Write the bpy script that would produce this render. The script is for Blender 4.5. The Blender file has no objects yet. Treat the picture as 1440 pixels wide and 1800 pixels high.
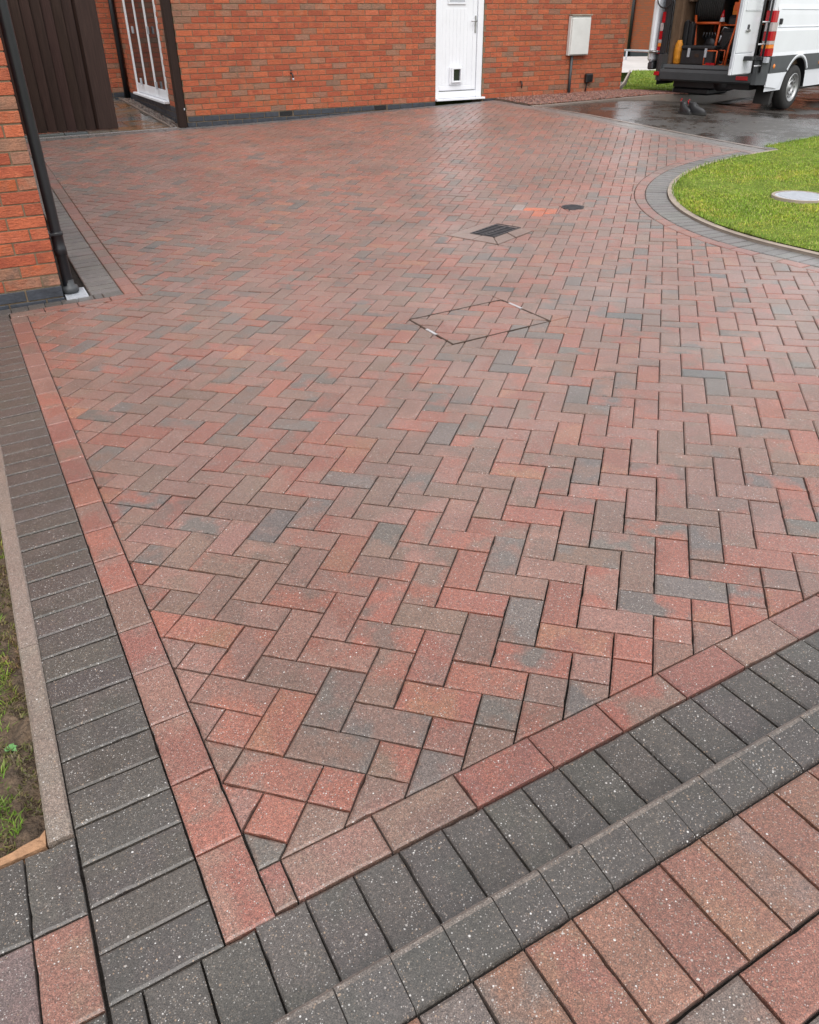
import bpy, math, random
import numpy as np
from mathutils import Vector, Matrix
random.seed(7); rng = np.random.default_rng(7)
D = bpy.data; SC = bpy.context.scene; COL = SC.collection
S2 = math.sqrt(2.0)

# ------------------------------------------------------------------ camera
F_PX, YAW, PITCH, ROLL = 1349.046, -0.28624, 0.53565, -0.00847
CAM = Vector((0.62885, -1.06636, 1.47084))
fwd = Vector((math.sin(YAW)*math.cos(PITCH), math.cos(YAW)*math.cos(PITCH), -math.sin(PITCH)))
rt0 = Vector((math.cos(YAW), -math.sin(YAW), 0)); up0 = rt0.cross(fwd)
rt = math.cos(ROLL)*rt0 + math.sin(ROLL)*up0; up = -math.sin(ROLL)*rt0 + math.cos(ROLL)*up0
cd = D.cameras.new('camera'); co = D.objects.new('camera', cd); COL.objects.link(co)
co.matrix_world = Matrix(((rt.x, up.x, -fwd.x, CAM.x), (rt.y, up.y, -fwd.y, CAM.y), (rt.z, up.z, -fwd.z, CAM.z), (0, 0, 0, 1)))
cd.sensor_fit = 'HORIZONTAL'; cd.sensor_width = 36; cd.lens = F_PX/1440*36
cd.shift_x = -2.26/1440; cd.shift_y = -66.88/1440
cd.clip_start = .05; cd.clip_end = 1500
SC.camera = co

# ------------------------------------------------------------------ sky, sun, exposure
SUN_EL, SUN_ROT = math.radians(55), math.radians(150)
w = D.worlds.new("World"); SC.world = w; w.use_nodes = True
nt = w.node_tree; nt.nodes.clear()
o = nt.nodes.new('ShaderNodeOutputWorld'); bg = nt.nodes.new('ShaderNodeBackground')
sky = nt.nodes.new('ShaderNodeTexSky'); sky.sky_type = 'NISHITA'; sky.sun_disc = False
sky.sun_elevation = SUN_EL; sky.sun_rotation = SUN_ROT; sky.air_density = 1; sky.dust_density = 5; sky.ozone_density = 1
hs = nt.nodes.new('ShaderNodeHueSaturation'); hs.inputs['Saturation'].default_value = .3
nt.links.new(sky.outputs[0], hs.inputs['Color'])
# overcast: an even cloud layer over the clear-sky gradient
tc = nt.nodes.new('ShaderNodeTexCoord'); cn_ = nt.nodes.new('ShaderNodeTexNoise'); cn_.inputs['Scale'].default_value = 2.2; cn_.inputs['Detail'].default_value = 4
nt.links.new(tc.outputs['Generated'], cn_.inputs['Vector'])
cr = nt.nodes.new('ShaderNodeValToRGB'); nt.links.new(cn_.outputs[0], cr.inputs[0])
cr.color_ramp.elements[0].position = .3; cr.color_ramp.elements[0].color = (.78, .80, .84, 1); cr.color_ramp.elements[1].position = .7; cr.color_ramp.elements[1].color = (1, 1, 1, 1)
vm = nt.nodes.new('ShaderNodeVectorMath'); vm.operation = 'SCALE'; nt.links.new(cr.outputs[0], vm.inputs[0]); vm.inputs['Scale'].default_value = 7.0
mx = nt.nodes.new('ShaderNodeMix'); mx.data_type = 'RGBA'; mx.inputs[0].default_value = .7
nt.links.new(hs.outputs[0], mx.inputs[6]); nt.links.new(vm.outputs[0], mx.inputs[7]); nt.links.new(mx.outputs[2], bg.inputs['Color'])
bg.inputs['Strength'].default_value = .15
nt.links.new(bg.outputs[0], o.inputs[0])
sl = D.lights.new('sun', 'SUN'); sl.energy = 0.9; sl.angle = math.radians(50); sl.color = (1, .97, .93)
so = D.objects.new('sun', sl); COL.objects.link(so)
sdir = Vector((math.sin(SUN_ROT)*math.cos(SUN_EL), math.cos(SUN_ROT)*math.cos(SUN_EL), math.sin(SUN_EL)))
so.rotation_euler = sdir.to_track_quat('Z', 'Y').to_euler()
SC.view_settings.view_transform = 'Standard'; SC.view_settings.look = 'None'
SC.view_settings.exposure = 0.62; SC.view_settings.gamma = 1; SC.view_settings.use_curve_mapping = False

# ------------------------------------------------------------------ terrain height
ZU = [-5, 0, 2.6, 3.45, 4.3, 5.5, 6.7, 7.6, 10.4, 60]; ZZ = [.12, .15, .18, .185, .20, .235, .262, .285, .31, .31]
QA = (0.04637, -0.02631, 0.00342, -0.00434, 0.00378)
def uvxy(u, v): return ((u-v)/S2, (u+v)/S2)
def xyuv(x, y): return ((x+y)/S2, (y-x)/S2)
def gz(x, y):
    xc = min(max(x, -7.5), 3.5); yc = min(max(y, -1.5), 11.5)
    z = QA[0]*xc + QA[1]*yc + QA[2]*xc*xc + QA[3]*xc*yc + QA[4]*yc*yc
    u, v = xyuv(x, y)
    t = min(max((v + .4*max(0, u-8.0) - 4.5)/6.1, 0), 1); w_ = t**1.5
    return z*(1-w_) + w_*float(np.interp(u, ZU, ZZ))
def sst(t): t = min(max(t, 0), 1); return t*t*(3-2*t)
def rz(x, y):
    u, v = xyuv(x, y)
    return gz(x, y) - .25*sst((u-9.3)/3.6) - .02*max(0, min(u-13, 10))
def guv(u, v): return gz(*uvxy(u, v))
def ruv(u, v): return rz(*uvxy(u, v))

# ------------------------------------------------------------------ materials
def newmat(name):
    m = D.materials.new(name); m.use_nodes = True
    n = m.node_tree; b = n.nodes['Principled BSDF']
    return m, n, b
def N(n, t, **k):
    x = n.nodes.new(t)
    for a, v in k.items():
        if a in x.inputs.keys() if hasattr(x.inputs, 'keys') else False: x.inputs[a].default_value = v
        else: setattr(x, a, v)
    return x
def noise(n, co_, scale, detail=3, rough=.55):
    x = n.nodes.new('ShaderNodeTexNoise'); x.inputs['Scale'].default_value = scale
    x.inputs['Detail'].default_value = detail; x.inputs['Roughness'].default_value = rough
    n.links.new(co_, x.inputs['Vector']); return x
def ramp(n, src, stops):
    x = n.nodes.new('ShaderNodeValToRGB'); n.links.new(src, x.inputs[0])
    e = x.color_ramp.elements
    while len(e) > len(stops): e.remove(e[-1])
    while len(e) < len(stops): e.new(.5)
    for i, (p, c) in enumerate(stops):
        e[i].position = p; e[i].color = (*c, 1) if hasattr(c, '__len__') else (c, c, c, 1)
    return x
def mixc(n, fac, a, b, mode='MIX'):
    x = n.nodes.new('ShaderNodeMix'); x.data_type = 'RGBA'; x.blend_type = mode
    def put(sock, val):
        if hasattr(val, 'is_linked') or hasattr(val, 'links'): n.links.new(val, sock)
        elif hasattr(val, '__len__'): sock.default_value = (*val, 1)
        else: sock.default_value = val
    put(x.inputs[0], fac); put(x.inputs[6], a); put(x.inputs[7], b)
    return x.outputs[2]
def maprange(n, src, a, b, c, d):
    x = n.nodes.new('ShaderNodeMapRange'); n.links.new(src, x.inputs[0])
    for i, v in enumerate((a, b, c, d)): x.inputs[i+1].default_value = v
    return x.outputs[0]
def bump(n, b, src, dist, strength=1, prev=None):
    x = n.nodes.new('ShaderNodeBump'); x.inputs['Strength'].default_value = strength; x.inputs['Distance'].default_value = dist
    n.links.new(src, x.inputs['Height'])
    if prev is not None: n.links.new(prev, x.inputs['Normal'])
    n.links.new(x.outputs[0], b.inputs['Normal']); return x.outputs[0]
def posn(n): return n.nodes.new('ShaderNodeNewGeometry').outputs['Position']
def attr(n, name):
    x = n.nodes.new('ShaderNodeAttribute'); x.attribute_name = name; return x

def paver_mat():
    m, n, b = newmat('concrete_paver'); P = posn(n)
    A, B = attr(n, 'tint').outputs['Color'], attr(n, 'tint2').outputs['Color']
    nz = noise(n, P, 7, 3, .6)
    msk = maprange(n, nz.outputs[0], .44, .58, 0, 1)
    c = mixc(n, msk, A, B)
    # grit
    g1 = noise(n, P, 420, 2, .7); c = mixc(n, 1.0, c, ramp(n, g1.outputs[0], [(.30, .30), (.5, .98), (.7, 1.85)]).outputs[0], 'MULTIPLY')
    g2 = noise(n, P, 130, 2, .6); c = mixc(n, 1.0, c, ramp(n, g2.outputs[0], [(.3, .72), (.7, 1.3)]).outputs[0], 'MULTIPLY')
    g3 = noise(n, P, 1.1, 3, .6); c = mixc(n, 1.0, c, ramp(n, g3.outputs[0], [(.3, .80), (.7, 1.16)]).outputs[0], 'MULTIPLY')
    # aggregate flecks of several sizes
    for sc, thr, rad, bright in ((330, .76, .38, .7), (190, .86, .34, .85), (105, .94, .27, 1.0)):
        v = n.nodes.new('ShaderNodeTexVoronoi'); v.inputs['Scale'].default_value = sc; n.links.new(P, v.inputs['Vector'])
        sp = n.nodes.new('ShaderNodeSeparateColor'); n.links.new(v.outputs['Color'], sp.inputs[0])
        a1 = maprange(n, sp.outputs[0], thr, thr+.01, 0, 1)
        a2 = maprange(n, v.outputs['Distance'], rad, rad-.08, 0, 1)
        mu = n.nodes.new('ShaderNodeMath'); mu.operation = 'MULTIPLY'; n.links.new(a1, mu.inputs[0]); n.links.new(a2, mu.inputs[1])
        mu2 = n.nodes.new('ShaderNodeMath'); mu2.operation = 'MULTIPLY'; n.links.new(mu.outputs[0], mu2.inputs[0]); n.links.new(maprange(n, nz.outputs[0], .35, .65, bright*.6, bright*1.1), mu2.inputs[1])
        fl = ramp(n, sp.outputs[1], [(0, (.22, .19, .16)), (.35, (.36, .24, .15)), (.5, (.30, .26, .24)), (.8, (.50, .47, .44)), (1, (.78, .76, .74))])
        c = mixc(n, mu2.outputs[0], c, fl.outputs[0])
    n.links.new(c, b.inputs['Base Color'])
    r = noise(n, P, 260, 2); n.links.new(maprange(n, r.outputs[0], .3, .7, .28, .52), b.inputs['Roughness'])
    b.inputs['Specular IOR Level'].default_value = .5
    b.inputs['Coat Weight'].default_value = .38; b.inputs['Coat Roughness'].default_value = .36; b.inputs['Coat IOR'].default_value = 1.45
    b.inputs['Sheen Weight'].default_value = .12; b.inputs['Sheen Roughness'].default_value = .45; b.inputs['Sheen Tint'].default_value = (1, .93, .90, 1)
    wz = noise(n, P, .75, 4, .6); n.links.new(maprange(n, wz.outputs[0], .38, .62, .2, .85), b.inputs['Coat Weight'])
    h1 = bump(n, b, g1.outputs[0], .0014, .9); h2 = bump(n, b, g2.outputs[0], .003, .6, h1)
    return m
def brick_mat():
    m, n, b = newmat('rustic_brick'); P = posn(n)
    A, B = attr(n, 'tint').outputs['Color'], attr(n, 'tint2').outputs['Color']
    nz = noise(n, P, 9, 4, .65); c = mixc(n, maprange(n, nz.outputs[0], .42, .62, 0, 1), A, B)
    mp = n.nodes.new('ShaderNodeMapping'); mp.inputs['Scale'].default_value = (16, 16, 55); mp.inputs['Rotation'].default_value = (.35, .2, 0); n.links.new(P, mp.inputs[0])
    st = noise(n, mp.outputs[0], 1.6, 3, .6); st.inputs['Distortion'].default_value = 1.2
    c = mixc(n, 1.0, c, ramp(n, st.outputs[0], [(.28, .72), (.5, 1.0), (.72, 1.25)]).outputs[0], 'MULTIPLY')
    g = noise(n, P, 160, 2); c = mixc(n, 1.0, c, ramp(n, g.outputs[0], [(.3, .84), (.7, 1.15)]).outputs[0], 'MULTIPLY')
    n.links.new(c, b.inputs['Base Color']); b.inputs['Roughness'].default_value = .8
    h = bump(n, b, st.outputs[0], .009, .9); bump(n, b, g.outputs[0], .002, .6, h)
    return m
def simple(name, col, rough=.6, metal=0, var=.12, scale=12, bmp=.0, bscale=80, spec=.5):
    m, n, b = newmat(name); P = posn(n)
    nz = noise(n, P, scale, 4, .6)
    c = mixc(n, 1.0, col, ramp(n, nz.outputs[0], [(.3, 1-var), (.7, 1+var)]).outputs[0], 'MULTIPLY')
    n.links.new(c, b.inputs['Base Color']); b.inputs['Roughness'].default_value = rough; b.inputs['Metallic'].default_value = metal
    b.inputs['Specular IOR Level'].default_value = spec
    if bmp: bump(n, b, noise(n, P, bscale, 3).outputs[0], bmp)
    return m
M = {}
M['paver'] = paver_mat(); M['brick'] = brick_mat()
M['joint'] = simple('joint_sand', (.032, .028, .025), .95, var=.4, scale=60, bmp=.004, bscale=200, spec=.2)
M['mortar'] = simple('mortar', (.20, .15, .10), .95, var=.25, scale=30, bmp=.002, spec=.2)
M['edging'] = simple('concrete_edging', (.20, .155, .13), .75, var=.12, scale=6, bmp=.0012, bscale=350)
M['pale_edging'] = simple('pale_edging', (.33, .27, .22), .8, var=.15, scale=7, bmp=.001, bscale=200)
M['soil'] = simple('wet_soil', (.125, .085, .055), .85, var=.55, scale=26, bmp=.03, bscale=60)
M['lawn_base'] = simple('lawn_base', (.13, .18, .03), .9, var=.4, scale=9, bmp=.02, bscale=40, spec=.1)
M['black_plastic'] = simple('black_plastic', (.012, .013, .016), .35, var=.2, scale=5)
M['upvc'] = simple('white_upvc', (.80, .82, .86), .32, var=.03, scale=3)
M['white_paint'] = simple('van_white', (.74, .76, .80), .25, var=.03, scale=2)
M['grey_plastic'] = simple('grey_plastic', (.06, .065, .07), .5, var=.12, scale=6)
M['rubber'] = simple('rubber', (.022, .021, .02), .75, var=.25, scale=15, bmp=.003, bscale=70)
M['steel'] = simple('steel', (.42, .42, .42), .38, .85, var=.1)
M['dull_metal'] = simple('dull_metal', (.10, .10, .11), .45, .7, var=.3, scale=25, bmp=.001)
M['iron'] = simple('cast_iron', (.045, .042, .045), .42, .5, var=.3, scale=25, bmp=.001)
M['rust'] = simple('rusty_frame', (.05, .028, .018), .8, .2, var=.5, scale=30)
M['galv'] = simple('galvanised_frame', (.60, .60, .62), .3, .6, var=.15)
M['orange'] = simple('orange_paint', (.62, .10, .02), .45, var=.12)
M['amber'] = simple('amber_lens', (.75, .22, .03), .2, var=.05)
M['red_lens'] = simple('red_lens', (.42, .008, .015), .15, var=.05)
M['clear_lens'] = simple('clear_lens', (.46, .40, .40), .12, var=.05)
M['yellow_bag'] = simple('yellow_bag', (.62, .24, .015), .6, var=.2, scale=14, bmp=.02, bscale=18)
M['ply'] = simple('plywood', (.16, .10, .062), .7, var=.25, scale=5)
M['meterbox'] = simple('meterbox', (.66, .66, .64), .5, var=.06, scale=6)
M['terracotta'] = simple('broken_brick', (.36, .20, .11), .9, var=.3, scale=40, bmp=.006, bscale=90)
M['pale_concrete'] = simple('pale_concrete', (.50, .47, .45), .7, var=.12, scale=2, bmp=.001)
M['roof'] = simple('roof_tiles', (.10, .075, .065), .8, var=.3, scale=8, bmp=.01, bscale=12)
M['glass'] = simple('window_glass', (.02, .024, .026), .04, var=.1, spec=.8)
M['tool_black'] = simple('tool_black', (.016, .016, .018), .45, var=.3, scale=20)
M['bluebrick'] = simple('blue_brick', (.040, .046, .058), .5, var=.3, scale=14, bmp=.003, bscale=60)
M['clear_cover'] = simple('pale_cover', (.44, .46, .50), .4, var=.1, scale=20)
def wood_mat():
    m, n, b = newmat('stained_timber'); P = posn(n)
    mp = n.nodes.new('ShaderNodeMapping'); mp.inputs['Scale'].default_value = (60, 60, 2.5); n.links.new(P, mp.inputs[0])
    g = noise(n, mp.outputs[0], 1.3, 4, .6); A = attr(n, 'tint').outputs['Color']
    c = mixc(n, 1.0, A, ramp(n, g.outputs[0], [(.3, .68), (.7, 1.35)]).outputs[0], 'MULTIPLY')
    n.links.new(c, b.inputs['Base Color']); b.inputs['Roughness'].default_value = .6; b.inputs['Specular IOR Level'].default_value = .25
    bump(n, b, g.outputs[0], .002, .7); return m
M['wood'] = wood_mat()
def stone_mat(name='sandstone_slab', wet=True):
    m, n, b = newmat(name); P = posn(n); A = attr(n, 'tint').outputs['Color']; B = attr(n, 'tint2').outputs['Color']
    nz = noise(n, P, 3.2, 4, .6); c = mixc(n, maprange(n, nz.outputs[0], .42, .6, 0, 1), A, B)
    n.links.new(c, b.inputs['Base Color'])
    n.links.new(maprange(n, noise(n, P, 2.2, 3).outputs[0], .4, .6, .08, .4), b.inputs['Roughness'])
    bump(n, b, noise(n, P, 30, 3).outputs[0], .0015); return m
M['slab'] = stone_mat()
def chips_mat():
    m, n, b = newmat('stone_chips'); A = attr(n, 'tint').outputs['Color']
    n.links.new(A, b.inputs['Base Color']); b.inputs['Roughness'].default_value = .45; return m
M['chips'] = chips_mat()
def asphalt():
    m, n, b = newmat('wet_asphalt'); P = posn(n)
    g = noise(n, P, 140, 3, .7); big = noise(n, P, .9, 4, .6); mid = noise(n, P, 7, 4, .7)
    c = mixc(n, 1.0, (.036, .031, .026), ramp(n, g.outputs[0], [(.3, .5), (.5, 1), (.7, 2.2)]).outputs[0], 'MULTIPLY')
    c = mixc(n, 1.0, c, ramp(n, mid.outputs[0], [(.3, .7), (.7, 1.4)]).outputs[0], 'MULTIPLY')
    n.links.new(c, b.inputs['Base Color'])
    ad = n.nodes.new('ShaderNodeMath'); ad.operation = 'ADD'; n.links.new(big.outputs[0], ad.inputs[0])
    n.links.new(maprange(n, mid.outputs[0], .3, .7, -.08, .08), ad.inputs[1])
    wet = maprange(n, ad.outputs[0], .42, .54, 0, 1)
    rr = n.nodes.new('ShaderNodeMapRange'); n.links.new(wet, rr.inputs[0]); rr.inputs[3].default_value = .46; rr.inputs[4].default_value = .10
    n.links.new(rr.outputs[0], b.inputs['Roughness'])
    b.inputs['Specular IOR Level'].default_value = .9
    x = n.nodes.new('ShaderNodeBump'); n.links.new(g.outputs[0], x.inputs['Height']); x.inputs['Distance'].default_value = .004
    st = n.nodes.new('ShaderNodeMapRange'); n.links.new(wet, st.inputs[0]); st.inputs[3].default_value = .9; st.inputs[4].default_value = .25
    n.links.new(st.outputs[0], x.inputs['Strength']); n.links.new(x.outputs[0], b.inputs['Normal'])
    return m
M['asphalt'] = asphalt()
def grass_mat():
    m, n, b = newmat('grass_blade'); A = attr(n, 'tint').outputs['Color']; P = posn(n)
    nz = noise(n, P, 2.3, 4, .65)
    c = mixc(n, 1.0, A, ramp(n, nz.outputs[0], [(.3, (.72, .85, .8)), (.5, (1, 1, 1)), (.72, (1.45, 1.12, 1.0))]).outputs[0], 'MULTIPLY')
    n.links.new(c, b.inputs['Base Color']); b.inputs['Roughness'].default_value = .6
    b.inputs['Specular IOR Level'].default_value = .25
    return m
M['grass'] = grass_mat()
def farbrick():
    m, n, b = newmat('far_brickwork')
    tc = n.nodes.new('ShaderNodeUVMap')
    br = n.nodes.new('ShaderNodeTexBrick'); n.links.new(tc.outputs[0], br.inputs['Vector'])
    br.inputs['Scale'].default_value = 1; br.inputs['Brick Width'].default_value = .225; br.inputs['Row Height'].default_value = .075
    br.inputs['Mortar Size'].default_value = .005; br.inputs['Color1'].default_value = (.40, .095, .035, 1); br.inputs['Color2'].default_value = (.25, .10, .06, 1)
    br.inputs['Mortar'].default_value = (.20, .13, .085, 1); br.inputs['Bias'].default_value = -.3
    n.links.new(br.outputs[0], b.inputs['Base Color']); b.inputs['Roughness'].default_value = .85
    bump(n, b, br.outputs['Fac'], -.004); return m
M['farbrick'] = farbrick()

# ------------------------------------------------------------------ mesh helpers
class MB:
    """collects faces with two colour tints per face"""
    def __init__(s, T=None): s.v = []; s.f = []; s.a = []; s.b = []; s.uv = []; s.T = T
    def pt(s, p):
        return tuple(s.T(*p)) if s.T else tuple(p)
    def add(s, verts, faces, ta=(1, 1, 1), tb=None):
        k = len(s.v); s.v += [s.pt(p) for p in verts]
        for f in faces: s.f.append(tuple(i+k for i in f)); s.a.append(ta); s.b.append(tb or ta)
        return s
    def box(s, x0, x1, y0, y1, z0, z1, ta=(1, 1, 1), tb=None, ch=0):
        if ch <= 0:
            V = [(x, y, z) for z in (z0, z1) for y in (y0, y1) for x in (x0, x1)]
            return s.add(V, [(0, 2, 3, 1), (4, 5, 7, 6), (0, 1, 5, 4), (2, 6, 7, 3), (0, 4, 6, 2), (1, 3, 7, 5)], ta, tb)
        # chamfered box: 24 verts
        V = []; idx = {}
        for i, x in enumerate((x0, x1)):
            for j, y in enumerate((y0, y1)):
                for k, z in enumerate((z0, z1)):
                    sx, sy, sz = (ch if i == 0 else -ch), (ch if j == 0 else -ch), (ch if k == 0 else -ch)
                    idx[(i, j, k, 0)] = len(V); V.append((x, y+sy, z+sz))
                    idx[(i, j, k, 1)] = len(V); V.append((x+sx, y, z+sz))
                    idx[(i, j, k, 2)] = len(V); V.append((x+sx, y+sy, z))
        Fc = []
        g = lambda i, j, k, a: idx[(i, j, k, a)]
        for i in (0, 1): q = [g(i, 0, 0, 0), g(i, 1, 0, 0), g(i, 1, 1, 0), g(i, 0, 1, 0)]; Fc.append(q if i else q[::-1])
        for j in (0, 1): q = [g(0, j, 0, 1), g(1, j, 0, 1), g(1, j, 1, 1), g(0, j, 1, 1)]; Fc.append(q[::-1] if j else q)
        for k in (0, 1): q = [g(0, 0, k, 2), g(1, 0, k, 2), g(1, 1, k, 2), g(0, 1, k, 2)]; Fc.append(q if k else q[::-1])
        for j in (0, 1):
            for k in (0, 1): Fc.append([g(0, j, k, 1), g(1, j, k, 1), g(1, j, k, 2), g(0, j, k, 2)])
        for i in (0, 1):
            for k in (0, 1): Fc.append([g(i, 0, k, 0), g(i, 1, k, 0), g(i, 1, k, 2), g(i, 0, k, 2)])
        for i in (0, 1):
            for j in (0, 1): Fc.append([g(i, j, 0, 0), g(i, j, 1, 0), g(i, j, 1, 1), g(i, j, 0, 1)])
        for i in (0, 1):
            for j in (0, 1):
                for k in (0, 1): Fc.append([g(i, j, k, 0), g(i, j, k, 1), g(i, j, k, 2)])
        return s.add(V, Fc, ta, tb)
    def tube(s, pts, r, n=10, ta=(1, 1, 1), cap=True):
        P = [Vector(p) for p in pts]; R = r if hasattr(r, '__len__') else [r]*len(P)
        rings = []
        for i, p in enumerate(P):
            t = (P[min(i+1, len(P)-1)] - P[max(i-1, 0)]).normalized()
            a = t.orthogonal().normalized() if i == 0 else (a - t*a.dot(t)).normalized()
            bb = t.cross(a)
            rings.append([p + (a*math.cos(2*math.pi*k/n) + bb*math.sin(2*math.pi*k/n))*R[i] for k in range(n)])
        V = [tuple(q) for r_ in rings for q in r_]; Fc = []
        for i in range(len(P)-1):
            for k in range(n): Fc.append((i*n+k, i*n+(k+1) % n, (i+1)*n+(k+1) % n, (i+1)*n+k))
        if cap: Fc.append(tuple(range(n))[::-1]); Fc.append(tuple((len(P)-1)*n+k for k in range(n)))
        return s.add(V, Fc, ta)
    def lathe(s, prof, c, ax, n=32, ta=(1, 1, 1)):
        """prof: (radius, offset along axis)"""
        c = Vector(c); ax = Vector(ax).normalized(); a = ax.orthogonal().normalized(); b = ax.cross(a)
        V = []; Fc = []
        for r, h in prof:
            for k in range(n):
                t = 2*math.pi*k/n; V.append(tuple(c + ax*h + (a*math.cos(t)+b*math.sin(t))*r))
        for i in range(len(prof)-1):
            for k in range(n): Fc.append((i*n+k, i*n+(k+1) % n, (i+1)*n+(k+1) % n, (i+1)*n+k))
        return s.add(V, Fc, ta)
    def prism(s, poly, z0, z1, ta=(1, 1, 1), tb=None):
        n = len(poly); V = [(x, y, z0) for x, y in poly]+[(x, y, z1) for x, y in poly]
        Fc = [tuple(range(n))[::-1], tuple(range(n, 2*n))]+[(k, (k+1) % n, n+(k+1) % n, n+k) for k in range(n)]
        return s.add(V, Fc, ta, tb)
    def build(s, name, mat, parent=None, kind=None, smooth=False, origin=None, label=None, cat=None, group=None):
        me = D.meshes.new(name)
        V = np.array(s.v, float)
        if origin is None: o_ = np.array([(V[:, 0].min()+V[:, 0].max())/2, (V[:, 1].min()+V[:, 1].max())/2, V[:, 2].min()])
        else: o_ = np.array(origin, float)
        me.from_pydata((V-o_).tolist(), [], s.f)
        for nm, src in (('tint', s.a), ('tint2', s.b)):
            at = me.attributes.new(nm, 'FLOAT_COLOR', 'FACE'); arr = np.ones((len(s.f), 4), np.float32); arr[:, :3] = np.array(src, np.float32)
            at.data.foreach_set('color', arr.ravel())
        if s.uv:
            l = me.uv_layers.new(name='UVMap'); l.data.foreach_set('uv', np.array(s.uv, np.float32).ravel())
        if smooth: me.polygons.foreach_set('use_smooth', [True]*len(s.f))
        me.materials.append(mat if not isinstance(mat, str) else M[mat]); me.update()
        ob = D.objects.new(name, me); COL.objects.link(ob)
        p = Vector(o_.tolist())
        if parent is not None:
            ob.parent = parent; ob.location = p - WL[parent.name]
        else: ob.location = p
        WL[ob.name] = p
        if kind: ob['kind'] = kind
        if label: ob['label'] = label
        if cat: ob['category'] = cat
        if group: ob['group'] = group
        return ob
WL = {}
def thing(name, label, cat, loc, group=None, kind=None):
    e = D.objects.new(name, None); COL.objects.link(e); e.location = loc; e.empty_display_size = .2
    WL[e.name] = Vector(loc)
    if kind: e['kind'] = kind
    else: e['label'] = label; e['category'] = cat
    if group: e['group'] = group
    return e
UVT = lambda u, v, z: (*uvxy(u, v), z)
def jit(c, a=.1):
    k = 1+random.uniform(-a, a); return tuple(max(0, x*k*(1+random.uniform(-a*.25, a*.25))) for x in c)

# convex polygon tools (uv or xy plane)
def clip(poly, nx, ny, d):
    """keep nx*x+ny*y<=d"""
    out = []
    for i in range(len(poly)):
        a, b = poly[i], poly[(i+1) % len(poly)]
        fa, fb = nx*a[0]+ny*a[1]-d, nx*b[0]+ny*b[1]-d
        if fa <= 0: out.append(a)
        if (fa < 0 < fb) or (fb < 0 < fa):
            t = fa/(fa-fb); out.append((a[0]+t*(b[0]-a[0]), a[1]+t*(b[1]-a[1])))
    return out
def area(p): return .5*abs(sum(p[i][0]*p[(i+1) % len(p)][1]-p[(i+1) % len(p)][0]*p[i][1] for i in range(len(p))))
def clean(p):
    q = []
    for a in p:
        if not q or math.hypot(a[0]-q[-1][0], a[1]-q[-1][1]) > .004: q.append(a)
    if len(q) > 2 and math.hypot(q[0][0]-q[-1][0], q[0][1]-q[-1][1]) <= .004: q.pop()
    return q
def ccw(p):
    s_ = sum(p[i][0]*p[(i+1) % len(p)][1]-p[(i+1) % len(p)][0]*p[i][1] for i in range(len(p)))
    return p if s_ > 0 else p[::-1]
def inset(p, d):
    q = p
    n = len(p)
    for i in range(n):
        a, b = p[i], p[(i+1) % n]; L = math.hypot(b[0]-a[0], b[1]-a[1])
        if L < 1e-9: continue
        nx, ny = (b[1]-a[1])/L, -(b[0]-a[0])/L
        q = clip(q, nx, ny, nx*a[0]+ny*a[1]-d)
        if len(q) < 3: return []
    return clean(q)
def add_block(mb, poly_xy, hfun, ta, tb, gap=.0021, ch=.0052, lift=0, depth=.05, tilt=True):
    """one paving block with chamfered arris; poly in world xy"""
    p = ccw(clean(poly_xy))
    if len(p) < 3: return False
    p = inset(p, gap)
    if len(p) < 3 or area(p) < 2.5e-4: return False
    cx = sum(a[0] for a in p)/len(p); cy = sum(a[1] for a in p)/len(p)
    if math.hypot(cx-CAM.x, cy-CAM.y) < 2.9:
        r_ = []
        for i in range(len(p)):
            a, b = p[i], p[(i+1) % len(p)]; L = math.dist(a, b); m_ = max(1, int(L/.022)); r_.append(a)
            for q_ in range(1, m_):
                t = (q_+random.uniform(-.2, .2))/m_; e_ = abs(random.gauss(0, .0005))+(.0022 if random.random() < .04 else 0)
                r_.append((a[0]+(b[0]-a[0])*t-(b[1]-a[1])/L*e_, a[1]+(b[1]-a[1])*t+(b[0]-a[0])/L*e_))
        p = r_
    tx, ty = (random.gauss(0, .006), random.gauss(0, .006)) if tilt else (0, 0)
    dz = lift + (random.gauss(0, .0009) if tilt else 0)
    def ring(pl, z): return [(x, y, hfun(x, y)+z+dz+tx*(x-cx)+ty*(y-cy)) for x, y in pl]
    # inner ring by shrinking each vertex (same count)
    n = len(p); q = []
    for i in range(n):
        a, b, c = p[i-1], p[i], p[(i+1) % n]
        e1 = (b[0]-a[0], b[1]-a[1]); e2 = (c[0]-b[0], c[1]-b[1])
        l1 = math.hypot(*e1); l2 = math.hypot(*e2); n1 = (-e1[1]/l1, e1[0]/l1); n2 = (-e2[1]/l2, e2[0]/l2)
        dn = 1+n1[0]*n2[0]+n1[1]*n2[1]; k = ch/max(dn, .25)
        q.append((b[0]+(n1[0]+n2[0])*k, b[1]+(n1[1]+n2[1])*k))
    V = ring(q, 0)+ring(p, -.0035)+ring(p, -depth)
    Fc = [tuple(range(n))]
    for i in range(n):
        j = (i+1) % n
        Fc.append((n+i, n+j, j, i)); Fc.append((2*n+i, 2*n+j, n+j, n+i))
    mb.add(V, Fc, ta, tb); return True

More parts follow.
